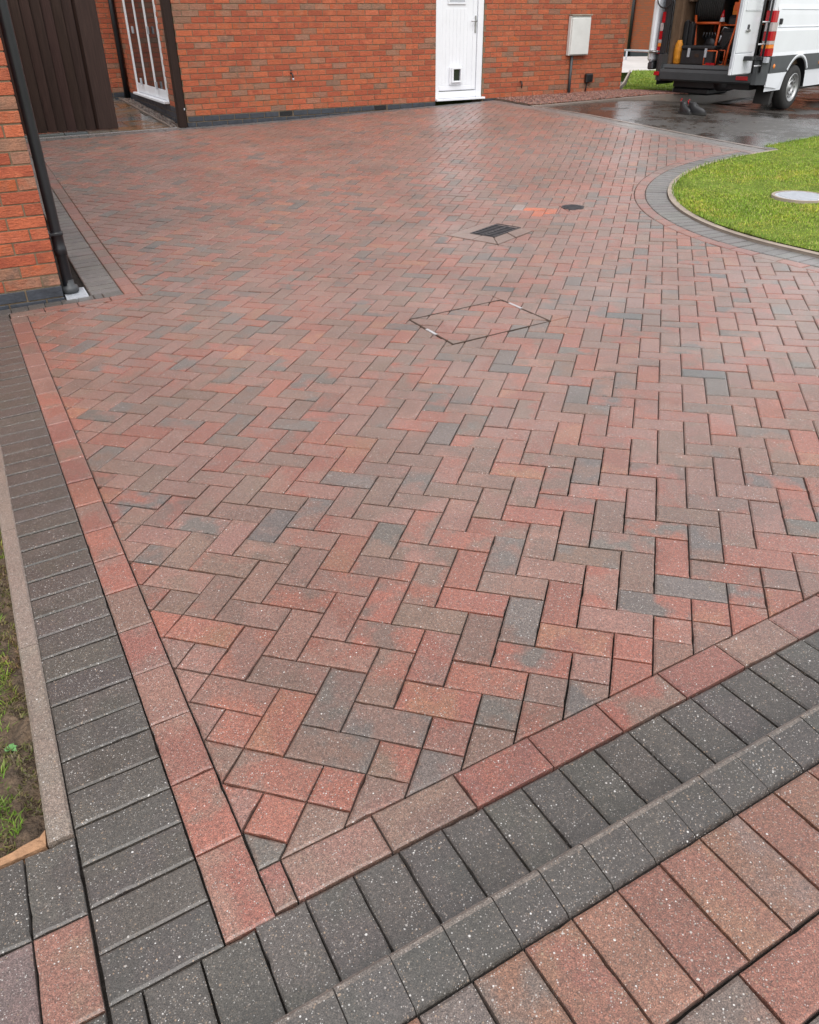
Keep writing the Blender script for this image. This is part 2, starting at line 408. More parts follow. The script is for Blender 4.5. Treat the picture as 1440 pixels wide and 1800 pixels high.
# palettes (linear)
RED = (.240, .085, .058); PINK = (.215, .107, .082); BRN = (.168, .098, .074); ORG = (.26, .112, .066)
GRY = (.120, .096, .084); BLU = (.088, .083, .078); DRK = (.058, .050, .042); RST = (.185, .086, .054)
def herr_tint():
    r = random.random()
    if r < .40: a, b = PINK, random.choice([BRN, RED, PINK])
    elif r < .64: a, b = RED, random.choice([RED, BRN, PINK, ORG, GRY])
    elif r < .92: a, b = BRN, random.choice([GRY, PINK, BRN, RED])
    elif r < .99: a, b = GRY, random.choice([GRY, BRN, PINK, BRN])
    else: a, b = BLU, random.choice([GRY, BLU, RED])
    return jit(a, .12), jit(b, .12)
def dark_tint(): return jit(DRK, .14), jit((.066, .055, .048), .16)
def red_tint():
    a = random.choice([(.215, .082, .062), RED, PINK, BRN]); return jit(a, .14), jit(random.choice([a, BRN, RED, PINK]), .12)

class Pool:
    """collects single pieces; nearest 300 become parts, the rest one joined part"""
    def __init__(s): s.items = []
    def add(s, mb, c): s.items.append((math.dist(c, (CAM.x, CAM.y)), mb))
    def flush(s, name, restname, mat, parent, limit=300, vis=None):
        s.items.sort(key=lambda t: t[0])
        for d, mb in s.items[:limit]: mb.build(name, mat, parent)
        rest = s.items[limit:]
        if rest:
            R = MB()
            for d, mb in rest:
                k = len(R.v); R.v += mb.v; R.f += [tuple(i+k for i in f) for f in mb.f]; R.a += mb.a; R.b += mb.b
            R.build(restname, mat, parent, kind='stuff')
def pblock(pool, poly, hfun, tints, lift=0, **k):
    mb = MB()
    if add_block(mb, poly, hfun, *tints, lift=lift, **k):
        c = (sum(a[0] for a in poly)/len(poly), sum(a[1] for a in poly)/len(poly))
        pool.add(mb, c); return True
def U2X(poly): return [uvxy(u, v) for u, v in poly]

# ------------------------------------------------------------------ layout constants (uv frame, metres)
FRONT = -.245
UL0, UL1 = (-.146, -.25), (-.185, 4.06)             # left edge of the herringbone field
def uleft(v): t = (v-UL0[1])/(UL1[1]-UL0[1]); return UL0[0]+t*(UL1[0]-UL0[0])
HC = (.530, 4.055)                                  # field corner at the near house
FAR = 10.39
ER0, ER1 = (7.70, 5.50), (7.47, 10.39)              # far right edge of the field
def uright(v): t = (v-ER0[1])/(ER1[1]-ER0[1]); return ER0[0]+t*(ER1[0]-ER0[0])
CC, CR = (7.475, 2.45), 3.02
WALLV = 10.65
# manhole etc in uv
MH = (1.785, 2.443, 2.150, 2.645)
GS = [(3.012, 4.251), (3.191, 3.777), (3.668, 3.960), (3.489, 4.434)]
RC = (4.466, 4.440, .098)

# ------------------------------------------------------------------ ground sheets
def sheet(name, poly_fn_grid, mat, kind='structure'):
    us, vs, hf = poly_fn_grid
    mb = MB(); nu, nv = len(us), len(vs)
    V = [(*uvxy(u, v), hf(u, v)) for v in vs for u in us]
    Fc = [(j*nu+i, j*nu+i+1, (j+1)*nu+i+1, (j+1)*nu+i) for j in range(nv-1) for i in range(nu-1)]
    mb.add(V, Fc); return mb.build(name, mat, kind=kind, smooth=True)
far_us = [-400, -150, -60, -30, -15, -9] + list(np.arange(-6, 16, 1.0)) + [18, 22, 30, 45, 80, 160, 400]
far_vs = [-400, -150, -60, -25, -10, -5] + list(np.arange(-2, 20, 1.0)) + [24, 30, 45, 80, 160, 400]
sheet('ground', (far_us, far_vs, lambda u, v: ruv(u, v)-.16), 'lawn_base')
sheet('driveway', ([-.462, -.2]+list(np.arange(.3, 7.9, .5))+[8.05], [v for v in np.arange(-.56, 10.3, .5)]+[10.62], lambda u, v: guv(u, v)-.022), 'joint')
DRV = D.objects['driveway']

# road: wet tarmac beyond the driveway edge
def road():
    us = [7.6, 8, 8.5, 9, 9.5, 10, 10.5, 11, 11.5, 12, 12.5, 13, 14, 15, 17, 20, 25, 30, 40, 60]
    vs = [4.6, 5, 5.5, 6, 6.5, 7, 7.5, 8, 8.5, 9, 9.5, 10, 10.6, 11.2, 12, 13, 14, 16]
    mb = MB(); nu = len(us)
    V = [(*uvxy(u, v), ruv(u, v)-.012) for v in vs for u in us]
    keep = []
    for j in range(len(vs)-1):
        for i in range(nu-1):
            u, v = (us[i]+us[i+1])/2, (vs[j]+vs[j+1])/2
            if v > 9.6 and u < 12.4: continue
            keep.append((j*nu+i, j*nu+i+1, (j+1)*nu+i+1, (j+1)*nu+i))
    mb.add(V, keep); return mb.build('road', 'asphalt', kind='structure', smooth=True)
road()
# pavement (raised apron the photographer stands on)
APZ = .08
sheet('pavement', ([-.6, 0, 1, 2, 3, 5, 7], [-6, -4, -2, -1.2, -.66], lambda u, v: guv(u, v)+APZ-.022), 'joint')
PAV = D.objects['pavement']

# ------------------------------------------------------------------ herringbone field
S = .102
pool = Pool()
def field_pieces(poly):
    """poly in uv -> list of convex pieces inside the field"""
    us = [p[0] for p in poly]; vs = [p[1] for p in poly]
    cu, cv = sum(us)/len(us), sum(vs)/len(vs)
    # left edge
    dx, dy = UL1[0]-UL0[0], UL1[1]-UL0[1]; L = math.hypot(dx, dy); nx, ny = -dy/L, dx/L
    if min(vs) < HC[1]: poly = clip(poly, nx, ny, nx*UL0[0]+ny*UL0[1]) if min(us) < 0.0 else poly
    if len(poly) < 3: return []
    poly = clip(poly, 0, -1, -FRONT)
    if len(poly) < 3: return []
    poly = clip(poly, 0, 1, FAR)
    if len(poly) < 3: return []
    out = [poly]
    if max(vs) > HC[1] and min(us) < HC[0]:
        a = clip(poly, 0, 1, HC[1]); b = clip(poly, 0, -1, -HC[1]); b = clip(b, -1, 0, -HC[0]) if len(b) > 2 else b
        out = [q for q in (a, b) if len(q) > 2]
    res = []
    for q in out:
        # right straight edge
        dx, dy = ER1[0]-ER0[0], ER1[1]-ER0[1]; L = math.hypot(dx, dy); nx, ny = dy/L, -dx/L
        if cv > 4.8: q = clip(q, nx, ny, nx*ER0[0]+ny*ER0[1])
        if len(q) < 3: continue
        # lawn curve
        if cv < CC[1]: q = clip(q, 1, 0, CC[0]-CR)
        elif cu > CC[0]: q = clip(q, 0, -1, -(CC[1]+CR))
        else:
            d = math.hypot(cu-CC[0], cv-CC[1])
            if d < CR+.4:
                ex, ey = (cu-CC[0])/d, (cv-CC[1])/d
                q = clip(q, -ex, -ey, -(ex*CC[0]+ey*CC[1]+CR))
        if len(q) > 2 and area(q) > 3e-4: res.append(q)
    return res
def split_by(poly, hole):
    """returns inside, [outside pieces]; hole convex ccw"""
    outp = []; cur = poly
    n = len(hole)
    for i in range(n):
        a, b = hole[i], hole[(i+1) % n]; L = math.hypot(b[0]-a[0], b[1]-a[1]); nx, ny = (b[1]-a[1])/L, -(b[0]-a[0])/L
        d = nx*a[0]+ny*a[1]
        o_ = clip(cur, -nx, -ny, -d)
        if len(o_) > 2 and area(o_) > 3e-4: outp.append(o_)
        cur = clip(cur, nx, ny, d)
        if len(cur) < 3: return None, outp
    return cur, outp
MHP = ccw([(MH[0], MH[2]), (MH[1], MH[2]), (MH[1], MH[3]), (MH[0], MH[3])])
GSP = ccw(GS)
RCP = ccw([(RC[0]+math.cos(t)*RC[2]*1.04, RC[1]+math.sin(t)*RC[2]*1.04) for t in np.linspace(0, 2*math.pi, 13)[:-1]])
def near(poly, hole, m=.05):
    return not (max(p[0] for p in poly) < min(h[0] for h in hole)-m or min(p[0] for p in poly) > max(h[0] for h in hole)+m or
                max(p[1] for p in poly) < min(h[1] for h in hole)-m or min(p[1] for p in poly) > max(h[1] for h in hole)+m)
BLK = {}
for j in range(-60, 175):
    for i in range(-110, 100):
        k = (i-j) % 4
        if k == 0: r = [(i, j), (i+2, j), (i+2, j+1), (i, j+1)]
        elif k == 3: r = [(i, j), (i+1, j), (i+1, j+2), (i, j+2)]
        else: continue
        cx, cy = S*sum(a[0] for a in r)/4, S*sum(a[1] for a in r)/4
        u, v = xyuv(cx, cy)
        if u < -.4 or u > 7.9 or v < -.5 or v > 10.6 or (v > 4.3 and u < .35): continue
        if u > 4.7 and v < 2.4: continue
        if u > 3.2 and v < .6 and u > 3.4: continue
        poly = [xyuv(S*a[0], S*a[1]) for a in r]
        tints = herr_tint()
        du, dv = u-RC[0], v-RC[1]
        x_, y_ = cx, cy
        # mismatched replacement blocks round the little round cover
        if 6.0 < y_ < 6.21 and -.38 < x_ < -.03: tints = (jit((.44, .085, .025), .12), jit((.34, .085, .035), .12))
        if 6.20 < y_ < 6.34 and .12 < x_ < .26 and k == 3: tints = (jit((.42, .18, .13), .05), jit((.42, .18, .13), .05))
        if 6.20 < y_ < 6.42 and -.52 < x_ < -.38 and k == 3: tints = (jit((.30, .25, .23), .05), jit((.20, .16, .145), .05))
        BLK[(i, j)] = [k, poly, field_pieces(poly), tints]
# tiny offcuts at the border are joined to the block whose end they touch, as a paviour would cut them
def lat(i0, j0, i1, j1): return [xyuv(S*a, S*b) for a, b in ((i0, j0), (i1, j0), (i1, j1), (i0, j1))]
for (i, j), rec in list(BLK.items()):
    if len(rec[2]) != 1 or area(rec[2][0]) > .0026: continue
    q = rec[2][0]; cu_, cv_ = sum(p[0] for p in q)/len(q), sum(p[1] for p in q)/len(q); cx, cy = uvxy(cu_, cv_)
    ci, cj = math.floor(cx/S), math.floor(cy/S); kk = (ci-cj) % 4
    if kk == 0: key, r = (ci, cj+1), (ci, cj, ci+1, cj+3)
    elif kk == 1: key, r = (ci, cj-2), (ci, cj-2, ci+1, cj+1)
    elif kk == 3: key, r = (ci+1, cj), (ci, cj, ci+3, cj+1)
    else: key, r = (ci-2, cj), (ci-2, cj, ci+1, cj+1)
    nb = BLK.get(key)
    if nb is None or len(nb[2]) != 1: continue
    m_ = field_pieces(lat(*r))
    if len(m_) == 1 and area(m_[0]) < area(nb[2][0])+area(q)+.0012:
        rec[2] = []
        fx = {0: (ci, cj+2, ci+1, cj+3), 1: (ci, cj-2, ci+1, cj-1), 3: (ci+2, cj, ci+3, cj+1), 2: (ci-2, cj, ci-1, cj+1)}[kk]
        nr = {0: (ci, cj, ci+1, cj+2), 1: (ci, cj-1, ci+1, cj+1), 3: (ci, cj, ci+2, cj+1), 2: (ci-1, cj, ci+1, cj+1)}[kk]
        pa, pb = field_pieces(lat(*fx)), field_pieces(lat(*nr))
        nb[2] = [(q_, herr_tint()) for q_ in pa]+[(q_, nb[3]) for q_ in pb]
# most cut blocks are made up from a half block and a trimmed piece
for (i, j), rec in BLK.items():
    if len(rec[2]) != 1 or isinstance(rec[2][0], tuple) and isinstance(rec[2][0][0], list): continue
    A_ = area(rec[2][0])
    if not .0062 < A_ < .0198 or random.random() < .3: continue
    cells = [(i, j, i+1, j+1), ((i+1, j, i+2, j+1) if rec[0] == 0 else (i, j+1, i+1, j+2))]
    pc = [field_pieces(lat(*c_)) for c_ in cells]
    if all(len(p_) == 1 and area(p_[0]) > .0022 for p_ in pc): rec[2] = [(pc[0][0], rec[3]), (pc[1][0], herr_tint())]
for rec in BLK.values():
        for q in rec[2]:
            if isinstance(q, tuple): q, tints = q
            else: tints = rec[3]
            parts = [q]
            for hole, keep in ((MHP, True), (GSP, False), (RCP, False)):
                nxt = []
                for pz in parts:
                    if near(pz, hole):
                        ins, outp = split_by(pz, hole); nxt += outp
                        if ins and keep:
                            I2 = inset(ccw(ins), .0) ; nxt.append(I2)
                    else: nxt.append(pz)
                parts = nxt
            for pz in parts: pblock(pool, U2X(pz), gz, tints)
pool.flush('paving_block', 'paving_blocks_beyond', 'paver', DRV)

# ------------------------------------------------------------------ border courses
dark = Pool(); reds = Pool()
def line_course(pool, A, B, w0, w1, pitch, tintf, hf=gz, lift=0, start=0, clipf=None, **kw):
    """blocks along A->B (uv); lateral extent w0..w1 to the right of travel"""
    dx, dy = B[0]-A[0], B[1]-A[1]; L = math.hypot(dx, dy); dx /= L; dy /= L; rx, ry = dy, -dx
    t = start
    while t < L-.002:
        e = min(t+pitch, L)
        if e-t > .02:
            q = [(A[0]+dx*s_+rx*w_, A[1]+dy*s_+ry*w_) for s_, w_ in ((t, w0), (e, w0), (e, w1), (t, w1))]
            if clipf: q = clipf(q)
            if len(q) > 2: pblock(pool, U2X(q), hf, tintf(), lift, **kw)
        t += pitch
# left: red stretchers and dark headers running away from the corner
LA, LB = (uleft(-.354), -.354), (uleft(4.05), 4.05)
reds_left = line_course(reds, LA, LB, -.101, 0, .2035, red_tint)
line_course(dark, (LA[0]-.101, -.359), (LB[0]-.101, 4.17), -.207, 0, .1018, dark_tint, start=0)
# front: red stretchers then dark headers
line_course(reds, (-.146, FRONT), (-.098, FRONT), 0, .102, .2, red_tint)
line_course(reds, (-.098, FRONT), (3.6, FRONT), 0, .102, .2045, red_tint)
line_course(dark, (-.4525, -.358), (-.396, -.358), 0, .2, .1, dark_tint)
line_course(dark, (-.396, -.358), (-.246, -.358), 0, .2, .1035, dark_tint)
line_course(dark, (-.1885, -.351), (3.6, -.351), 0, .207, .1016, dark_tint)
pblock(dark, U2X([(-.246+.0, -.357), (-.1885, -.351), (-.1885, -.558), (-.2925, -.558), (-.2925, -.358)][:5]), gz, dark_tint())
# front and side of the near house
line_course(dark, (-2.6, 4.155), (.30, 4.155), -.105, 0, .1015, dark_tint)
line_course(reds, (-.28, 4.055), (HC[0], 4.055), -.1, 0, .2035, red_tint)
line_course(dark, (.430, 4.262), (.430, FAR), -.20, 0, .1018, lambda: (jit((.125, .105, .094), .16), jit((.105, .090, .082), .14)), gap=.0032, ch=.007)
line_course(reds, (.530, 4.155), (.530, FAR), -.1, 0, .2035, red_tint)
pblock(dark, U2X([(.30, 4.155), (.43, 4.155), (.43, 4.262), (.30, 4.262)]), gz, dark_tint())
# strip along the far wall
line_course(dark, (.23, FAR), (7.47, FAR), -.205, 0, .1016, lambda: (jit((.105, .10, .10), .15), jit((.085, .083, .084), .15)), gap=.0034, ch=.007)
# far right edge of the drive
e0 = (7.70-.0465*(-.35)/1.0*0+.0, 5.15)
def off(p, d): return (p[0]+d, p[1])
E0, E1 = (7.716, 5.16), (7.465, 10.60)
line_course(reds, E0, E1, 0, .1, .2035, lambda: (jit((.18, .115, .095), .1), jit((.16, .11, .095), .1)))
line_course(dark, off(E0, .101), off(E1, .101), 0, .2, .1018, lambda: (jit((.15, .135, .125), .1), jit((.125, .115, .11), .1)))
# curved courses round the lawn
def arc_course(pool, r0, r1, n, tintf, a0=math.pi, a1=math.pi/2):
    for k in range(n):
        t0 = a0+(a1-a0)*k/n; t1 = a0+(a1-a0)*(k+1)/n
        q = [(CC[0]+math.cos(t)*r, CC[1]+math.sin(t)*r) for t, r in ((t0, r0), (t1, r0), (t1, r1), (t0, r1))]
        pblock(pool, U2X(q), gz, tintf(), gap=.003, ch=.007)
cdark = lambda: (jit((.115, .105, .098), .2), jit((.098, .090, .085), .2))
arc_course(reds, CR-.1, CR, 23, red_tint); arc_course(dark, CR-.305, CR-.102, 44, cdark)
line_course(reds, (CC[0]-CR, CC[1]), (CC[0]-CR, .4), -.1, 0, .2035, red_tint)
line_course(dark, (CC[0]-CR+.102, CC[1]), (CC[0]-CR+.102, .4), -.203, 0, .1018, cdark)
line_course(dark, (CC[0], CC[1]+CR-.102), (7.70, CC[1]+CR-.102), 0, .203, .1018, cdark)
line_course(reds, (CC[0], CC[1]+CR), (7.70, CC[1]+CR), 0, .1, .2035, red_tint)
dark.flush('border_block', 'border_blocks_beyond', 'paver', DRV)
reds.flush('stretcher_block', 'stretcher_blocks_beyond', 'paver', DRV)

# concrete edgings
def edging(name, pts, w_, h0, h1, mat, seg=.91, parent=None, hf=gz, kind='structure'):
    """sectioned edging strip: pts polyline in uv, width to the left of travel"""
    root = thing(name, '', '', (*uvxy(*pts[0]), hf(*uvxy(*pts[0]))), kind=kind)
    ds = [0]
    for a, b in zip(pts[:-1], pts[1:]): ds.append(ds[-1]+math.dist(a, b))
    def at(s_):
        s_ = min(max(s_, 0), ds[-1]); i = max(0, min(len(ds)-2, int(np.searchsorted(ds, s_))-1)); t = (s_-ds[i])/(ds[i+1]-ds[i])
        a, b = pts[i], pts[i+1]; L = math.dist(a, b); return (a[0]+t*(b[0]-a[0]), a[1]+t*(b[1]-a[1])), ((b[0]-a[0])/L, (b[1]-a[1])/L)
    s0 = 0
    while s0 < ds[-1]-.05:
        s1 = min(s0+seg, ds[-1]); k = max(1, int((s1-s0)/.15)); V = []; Fc = []
        for q in range(k+1):
            p, d = at(s0+.0012+(s1-s0-.0024)*q/k); L = (-d[1], d[0]); c = .005
            for off_, z in ((0, h0), (0, h1-c), (c, h1), (w_-c, h1), (w_, h1-c), (w_, h0)):
                x, y = uvxy(p[0]+L[0]*off_, p[1]+L[1]*off_); V.append((x, y, hf(x, y)+z))
        for q in range(k):
            for r in range(5): Fc.append((q*6+r, q*6+r+1, (q+1)*6+r+1, (q+1)*6+r))
        Fc.append((5, 4, 3, 2, 1, 0)); Fc.append(tuple(k*6+r for r in range(6)))
        if mat == 'edging': MB().add(V, Fc, jit((.205, .155, .128), .05), jit((.19, .15, .125), .05)).build('edging_stone', 'paver', root)
        else: MB().add(V, Fc).build('edging_stone', mat, root)
        s0 = s1
    return root
edging('left_edging', [(-.4585, .033), (-.468, 4.1)], .0505, -.1, .003, 'edging', .70)
arc = [(CC[0]-(CR-.309)*math.sin(t), CC[1]+(CR-.309)*math.cos(t)) for t in np.linspace(math.pi/2, 0, 40)]
edging('lawn_edging', [(CC[0]-CR+.309, .5), *arc, (8.05, CC[1]+CR-.30)], -.045, -.1, .016, 'pale_edging', .6)
edging('road_edging', [(off(E0, .305)), off(E1, .305)], -.045, -.1, .004, 'edging', .91)
# kerb between driveway and pavement
KER = thing('kerb', '', '', (*uvxy(-.4, -.56), guv(-.4, -.56)), kind='structure')
u0 = -.63
KH = APZ+.001
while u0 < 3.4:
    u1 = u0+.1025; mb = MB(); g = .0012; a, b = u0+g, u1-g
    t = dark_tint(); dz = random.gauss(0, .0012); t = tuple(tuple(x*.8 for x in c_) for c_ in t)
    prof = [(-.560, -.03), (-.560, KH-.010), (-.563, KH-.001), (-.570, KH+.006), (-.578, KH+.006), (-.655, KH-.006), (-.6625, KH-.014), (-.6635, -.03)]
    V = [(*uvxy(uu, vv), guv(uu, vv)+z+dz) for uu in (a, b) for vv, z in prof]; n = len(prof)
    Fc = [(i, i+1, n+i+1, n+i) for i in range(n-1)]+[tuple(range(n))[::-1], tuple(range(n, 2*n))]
    mb.add(V, Fc, t[0], t[1]); worn_lit = (.13, .105, .088)
    for q in (2, 3): mb.a[q] = worn_lit; mb.b[q] = tuple((x_+y_)/2 for x_, y_ in zip(worn_lit, t[1]))  # crest faces paler: worn edge plus a sky highlight put into the tint
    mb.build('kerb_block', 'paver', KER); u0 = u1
# raised pavement blocks
app = Pool()
def apt():
    r = random.random()
    a = RST if r < .5 else ((.18, .072, .048) if r < .84 else (.115, .090, .078) if r < .94 else (.165, .095, .075))
    return jit(a, .12), jit(random.choice([a, a, RST, (.125, .088, .072)]), .12)
u0 = -.63
while u0 < 3.2:
    pblock(app, U2X([(u0, -.667), (u0, -.872), (u0+.1025, -.872), (u0+.1025, -.667)]), gz, apt(), APZ, gap=.0022, ch=.006)
    u0 += .1025
u0 = -.63+.02
for rix in range(6):
    v0 = -.874-rix*.1025; s_ = -.63+(.07 if rix % 2 == 0 else -.03)
    while s_ < 3.0:
        pblock(app, U2X([(s_, v0), (s_, v0-.1015), (s_+.205, v0-.1015), (s_+.205, v0)]), gz, apt(), APZ, gap=.0022, ch=.006); s_ += .205
app.flush('pavement_block', 'pavement_blocks_beyond', 'paver', PAV)

# left side path beyond the edging
sheet('side_path', ([-2.5, -1.5, -.8, -.458], [-.60, -.36, -.1, .028], lambda u, v: guv(u, v)-.021), 'joint')
SP = D.objects['side_path']; spp = Pool()
for c in range(8):
    ua, ub = -.457-.1*(c+1), -.457-.1*c
    row = [(.030, -.166), (-.166, -.362)]
    for r, (va, vb) in enumerate(row):
        tt = dark_tint() if r == 0 else ((jit((.215, .095, .07), .05), jit((.19, .10, .07), .05)) if c == 0 else (jit((.14, .092, .085), .06), jit((.12, .085, .08), .06)) if c == 1 else herr_tint())
        if c == 0 and r == 0: tt = dark_tint()
        pblock(spp, U2X([(ua, va), (ub, va), (ub, vb), (ua, vb)]), gz, tt)
    pblock(spp, U2X([(ua, -.362), (ub, -.362), (ub, -.56), (ua, -.56)]), gz, dark_tint())
spp.flush('path_block', 'x', 'paver', SP)

# ------------------------------------------------------------------ soil bed with grass tufts, broken brick
def bedz(u, v):
    return guv(u, v)-.045+.016*math.sin(u*31+v*9)*math.sin(v*23+u*5)+.012*math.sin(v*61+u*40)*math.sin(u*83)+.02*max(0, min(1, (-u-.6)/.3))
sheet('soil_bed', (list(np.arange(-1.9, -.505, .03))+[-.508], list(np.arange(.036, 4.2, .03)), bedz), 'soil')
def blades(name, pts, hmin, hmax, wid, cols, mat='grass', kind='stuff', lean=.6, seg=2, **k):
    """pts: list of (x,y,z); builds bent blades as one mesh"""
    P = np.array(pts, float); n = len(P)
    ang = rng.uniform(0, 2*np.pi, n); h = rng.uniform(hmin, hmax, n); ln = rng.uniform(.1, lean, n)*h; wd = wid*rng.uniform(.7, 1.3, n)
    dx, dy = np.cos(ang), np.sin(ang); sx, sy = -dy, dx
    V = np.zeros((n, 5, 3))
    for q, (t, ww) in enumerate(((0, 1), (0, -1), (.55, .8), (.55, -.8), (1, 0))):
        V[:, q, 0] = P[:, 0]+dx*ln*t*t+sx*wd*ww*.5; V[:, q, 1] = P[:, 1]+dy*ln*t*t+sy*wd*ww*.5; V[:, q, 2] = P[:, 2]+h*t*(1-.25*t*lean)
    base = (np.arange(n)*5)[:, None]
    quads = base+np.array([0, 1, 3, 2]); tris = base+np.array([2, 3, 4])
    me = D.meshes.new(name); me.vertices.add(n*5)
    o_ = np.array([P[:, 0].mean(), P[:, 1].mean(), P[:, 2].min()])
    me.vertices.foreach_set('co', (V.reshape(-1, 3)-o_).ravel())
    loops = np.concatenate([quads.reshape(-1), tris.reshape(-1)]); me.loops.add(len(loops)); me.loops.foreach_set('vertex_index', loops)
    me.polygons.add(2*n)
    st = np.concatenate([np.arange(n)*4, n*4+np.arange(n)*3]); tot = np.concatenate([np.full(n, 4), np.full(n, 3)])
    me.polygons.foreach_set('loop_start', st); me.polygons.foreach_set('loop_total', tot)
    c = np.array(cols)[rng.integers(0, len(cols), n)]*rng.uniform(.75, 1.25, (n, 1))
    at = me.attributes.new('tint', 'FLOAT_COLOR', 'FACE'); arr = np.ones((2*n, 4), np.float32); arr[:n, :3] = c; arr[n:, :3] = c
    at.data.foreach_set('color', arr.ravel()); me.update(calc_edges=True); me.validate()
    me.materials.append(M[mat]); ob = D.objects.new(name, me); COL.objects.link(ob); ob.location = o_.tolist(); ob['kind'] = kind
    WL[ob.name] = Vector(o_.tolist())
    for a, b in k.items(): ob[a] = b
    return ob
GC = [(.10, .19, .02), (.14, .22, .03), (.08, .15, .02), (.20, .24, .05), (.16, .20, .04)]
tuft = []
for (cu, cv, r, n) in ((-.600, .33, .022, 70), (-.605, .24, .035, 170), (-.585, .165, .026, 110), (-.57, .62, .03, 70), (-.58, .80, .04, 110), (-.575, .98, .03, 90), (-.59, .50, .03, 40), (-.60, .07, .02, 20), (-.72, .3, .12, 600), (-.7, .7, .15, 700), (-.6, 1.4, .1, 800), (-.56, .70, .02, 80)):
    for _ in range(n):
        a = random.uniform(0, 6.28); d = r*math.sqrt(random.random()); u, v = cu+d*math.cos(a), cv+d*math.sin(a)*1.6
        if u > -.512: continue
        tuft.append((*uvxy(u, v), bedz(u, v)-.004))
blades('bed_grass', tuft, .010, .036, .0026, [(.12, .22, .02), (.17, .27, .03), (.10, .17, .02), (.22, .27, .06)], lean=1.2)
moss = []
for _ in range(22000):
    u, v = random.uniform(-.75, -.514), random.uniform(.06, 1.6)
    if math.sin(u*55+v*21)+math.sin(v*37) > -.3: moss.append((*uvxy(u, v), bedz(u, v)-.001))
blades('bed_moss', moss, .005, .016, .0035, [(.15, .14, .04), (.11, .12, .03), (.19, .14, .07), (.11, .08, .05), (.16, .12, .08), (.08, .055, .035)], lean=1.5)
# small weed leaf
def leafplant(u, v, r, label):
    mb = MB()
    for k in range(6):
        a = k*1.05+random.random(); L = r*random.uniform(.7, 1); x, y = uvxy(u, v); z = bedz(u, v)
        d = (math.cos(a), math.sin(a)); s_ = (-d[1]*L*.33, d[0]*L*.33)
        mb.add([(x, y, z+.004), (x+d[0]*L*.5+s_[0], y+d[1]*L*.5+s_[1], z+.016), (x+d[0]*L, y+d[1]*L, z+.010), (x+d[0]*L*.5-s_[0], y+d[1]*L*.5-s_[1], z+.016), (x+d[0]*L*.5, y+d[1]*L*.5, z+.011)], [(0, 4, 1), (4, 2, 1), (0, 3, 4), (4, 3, 2)], (.16, .34, .12))
    mb.build('weed', 'grass', label=label, cat='weed')
leafplant(-.565, .40, .022, 'small pale green weed growing in the soil beside the left edging stones')
mb = MB(T=UVT)
outl = [(-.80, .037), (-.512, .037), (-.511, .082), (-.522, .070), (-.535, .064), (-.56, .060), (-.575, .055), (-.60, .058), (-.64, .052), (-.70, .058), (-.80, .05)]
n = len(outl); z0 = guv(-.55, .04)
V = [(u, v, z0-.05) for u, v in outl]+[(u+random.uniform(-.002, .002), v, z0-.006+random.uniform(-.004, .003)) for u, v in outl]
mb.add(V, [tuple(range(n, 2*n))]+[(k, (k+1) % n, n+(k+1) % n, n+k) for k in range(n)])
mb.build('broken_brick', 'terracotta', label='snapped orange brick edge between the soil bed and the dark path blocks', cat='brick')

# ------------------------------------------------------------------ lawn
LI = CR-.309-.05
def in_lawn(u, v):
    if u < CC[0]-LI or v > CC[1]+LI+(.0 if u < 8.05 else .25): return False
    if u < CC[0] and v > CC[1] and math.hypot(u-CC[0], v-CC[1]) > LI: return False
    return True
def lawn():
    ring = [(CC[0]-LI*math.sin(t), CC[1]+LI*math.cos(t)) for t in np.linspace(math.pi/2, 0, 30)]
    pts = [(CC[0]-LI, -3)]+ring+[(8.05, CC[1]+LI), (8.10, CC[1]+LI+.25), (9.5, CC[1]+LI+.22), (14, CC[1]+LI+.2), (30, 5)]
    V = [(*uvxy(u, v), ruv(u, v)+.022) for u, v in pts]; c = []
    # fan rows toward far lower line
    low = [(max(u, 4.9)+.0 if False else u+ (0 if i < 1 else 0), -3) for i, (u, v) in enumerate(pts)]
    mb = MB(); rows = 14; n = len(pts); VV = []
    for r in range(rows+1):
        t = (r/rows)**1.4
        for (u, v) in pts:
            uu = u; vv = v*(1-t)+(-3.2)*t
            VV.append((*uvxy(uu, vv), ruv(uu, vv)+.020+.006*math.sin(uu*3+vv*2)))
    Fc = [(r*n+i, r*n+i+1, (r+1)*n+i+1, (r+1)*n+i) for r in range(rows) for i in range(n-1)]
    mb.add(VV, Fc); mb.build('lawn', 'lawn_base', kind='structure', smooth=True)
lawn()
LC = (6.22, 3.42)
def on_cover(x, y): u, v = xyuv(x, y); return math.hypot(u-LC[0], v-LC[1]) < .262
pts = []
while len(pts) < 130000:
    u = random.uniform(4.7, 9.4); v = random.uniform(1.6, 5.42)
    if not in_lawn(u, v): continue
    x, y = uvxy(u, v)
    if x > 3.6 or on_cover(x, y): continue
    pts.append((x, y, rz(x, y)+.018))
blades('lawn_grass', pts, .008, .026, .0042, [(.26, .40, .03), (.32, .43, .04), (.22, .34, .03), (.38, .42, .07), (.42, .38, .13), (.17, .25, .04)], lean=1.1)
edgepts = []
for t in np.linspace(0, math.pi/2, 700):
    r = LI+random.uniform(-.05, .02); u, v = CC[0]-r*math.cos(t), CC[1]+r*math.sin(t)
    if random.random() < .75: edgepts.append((*uvxy(u, v), guv(u, v)+.022))
for u in np.arange(8.05, 10.5, .004):
    v = CC[1]+LI+.24+random.uniform(-.05, .03); edgepts.append((*uvxy(u, v), ruv(u, v)+.01))
blades('lawn_fringe', edgepts, .03, .065, .005, [(.12, .22, .02), (.16, .26, .03)], lean=1.4)
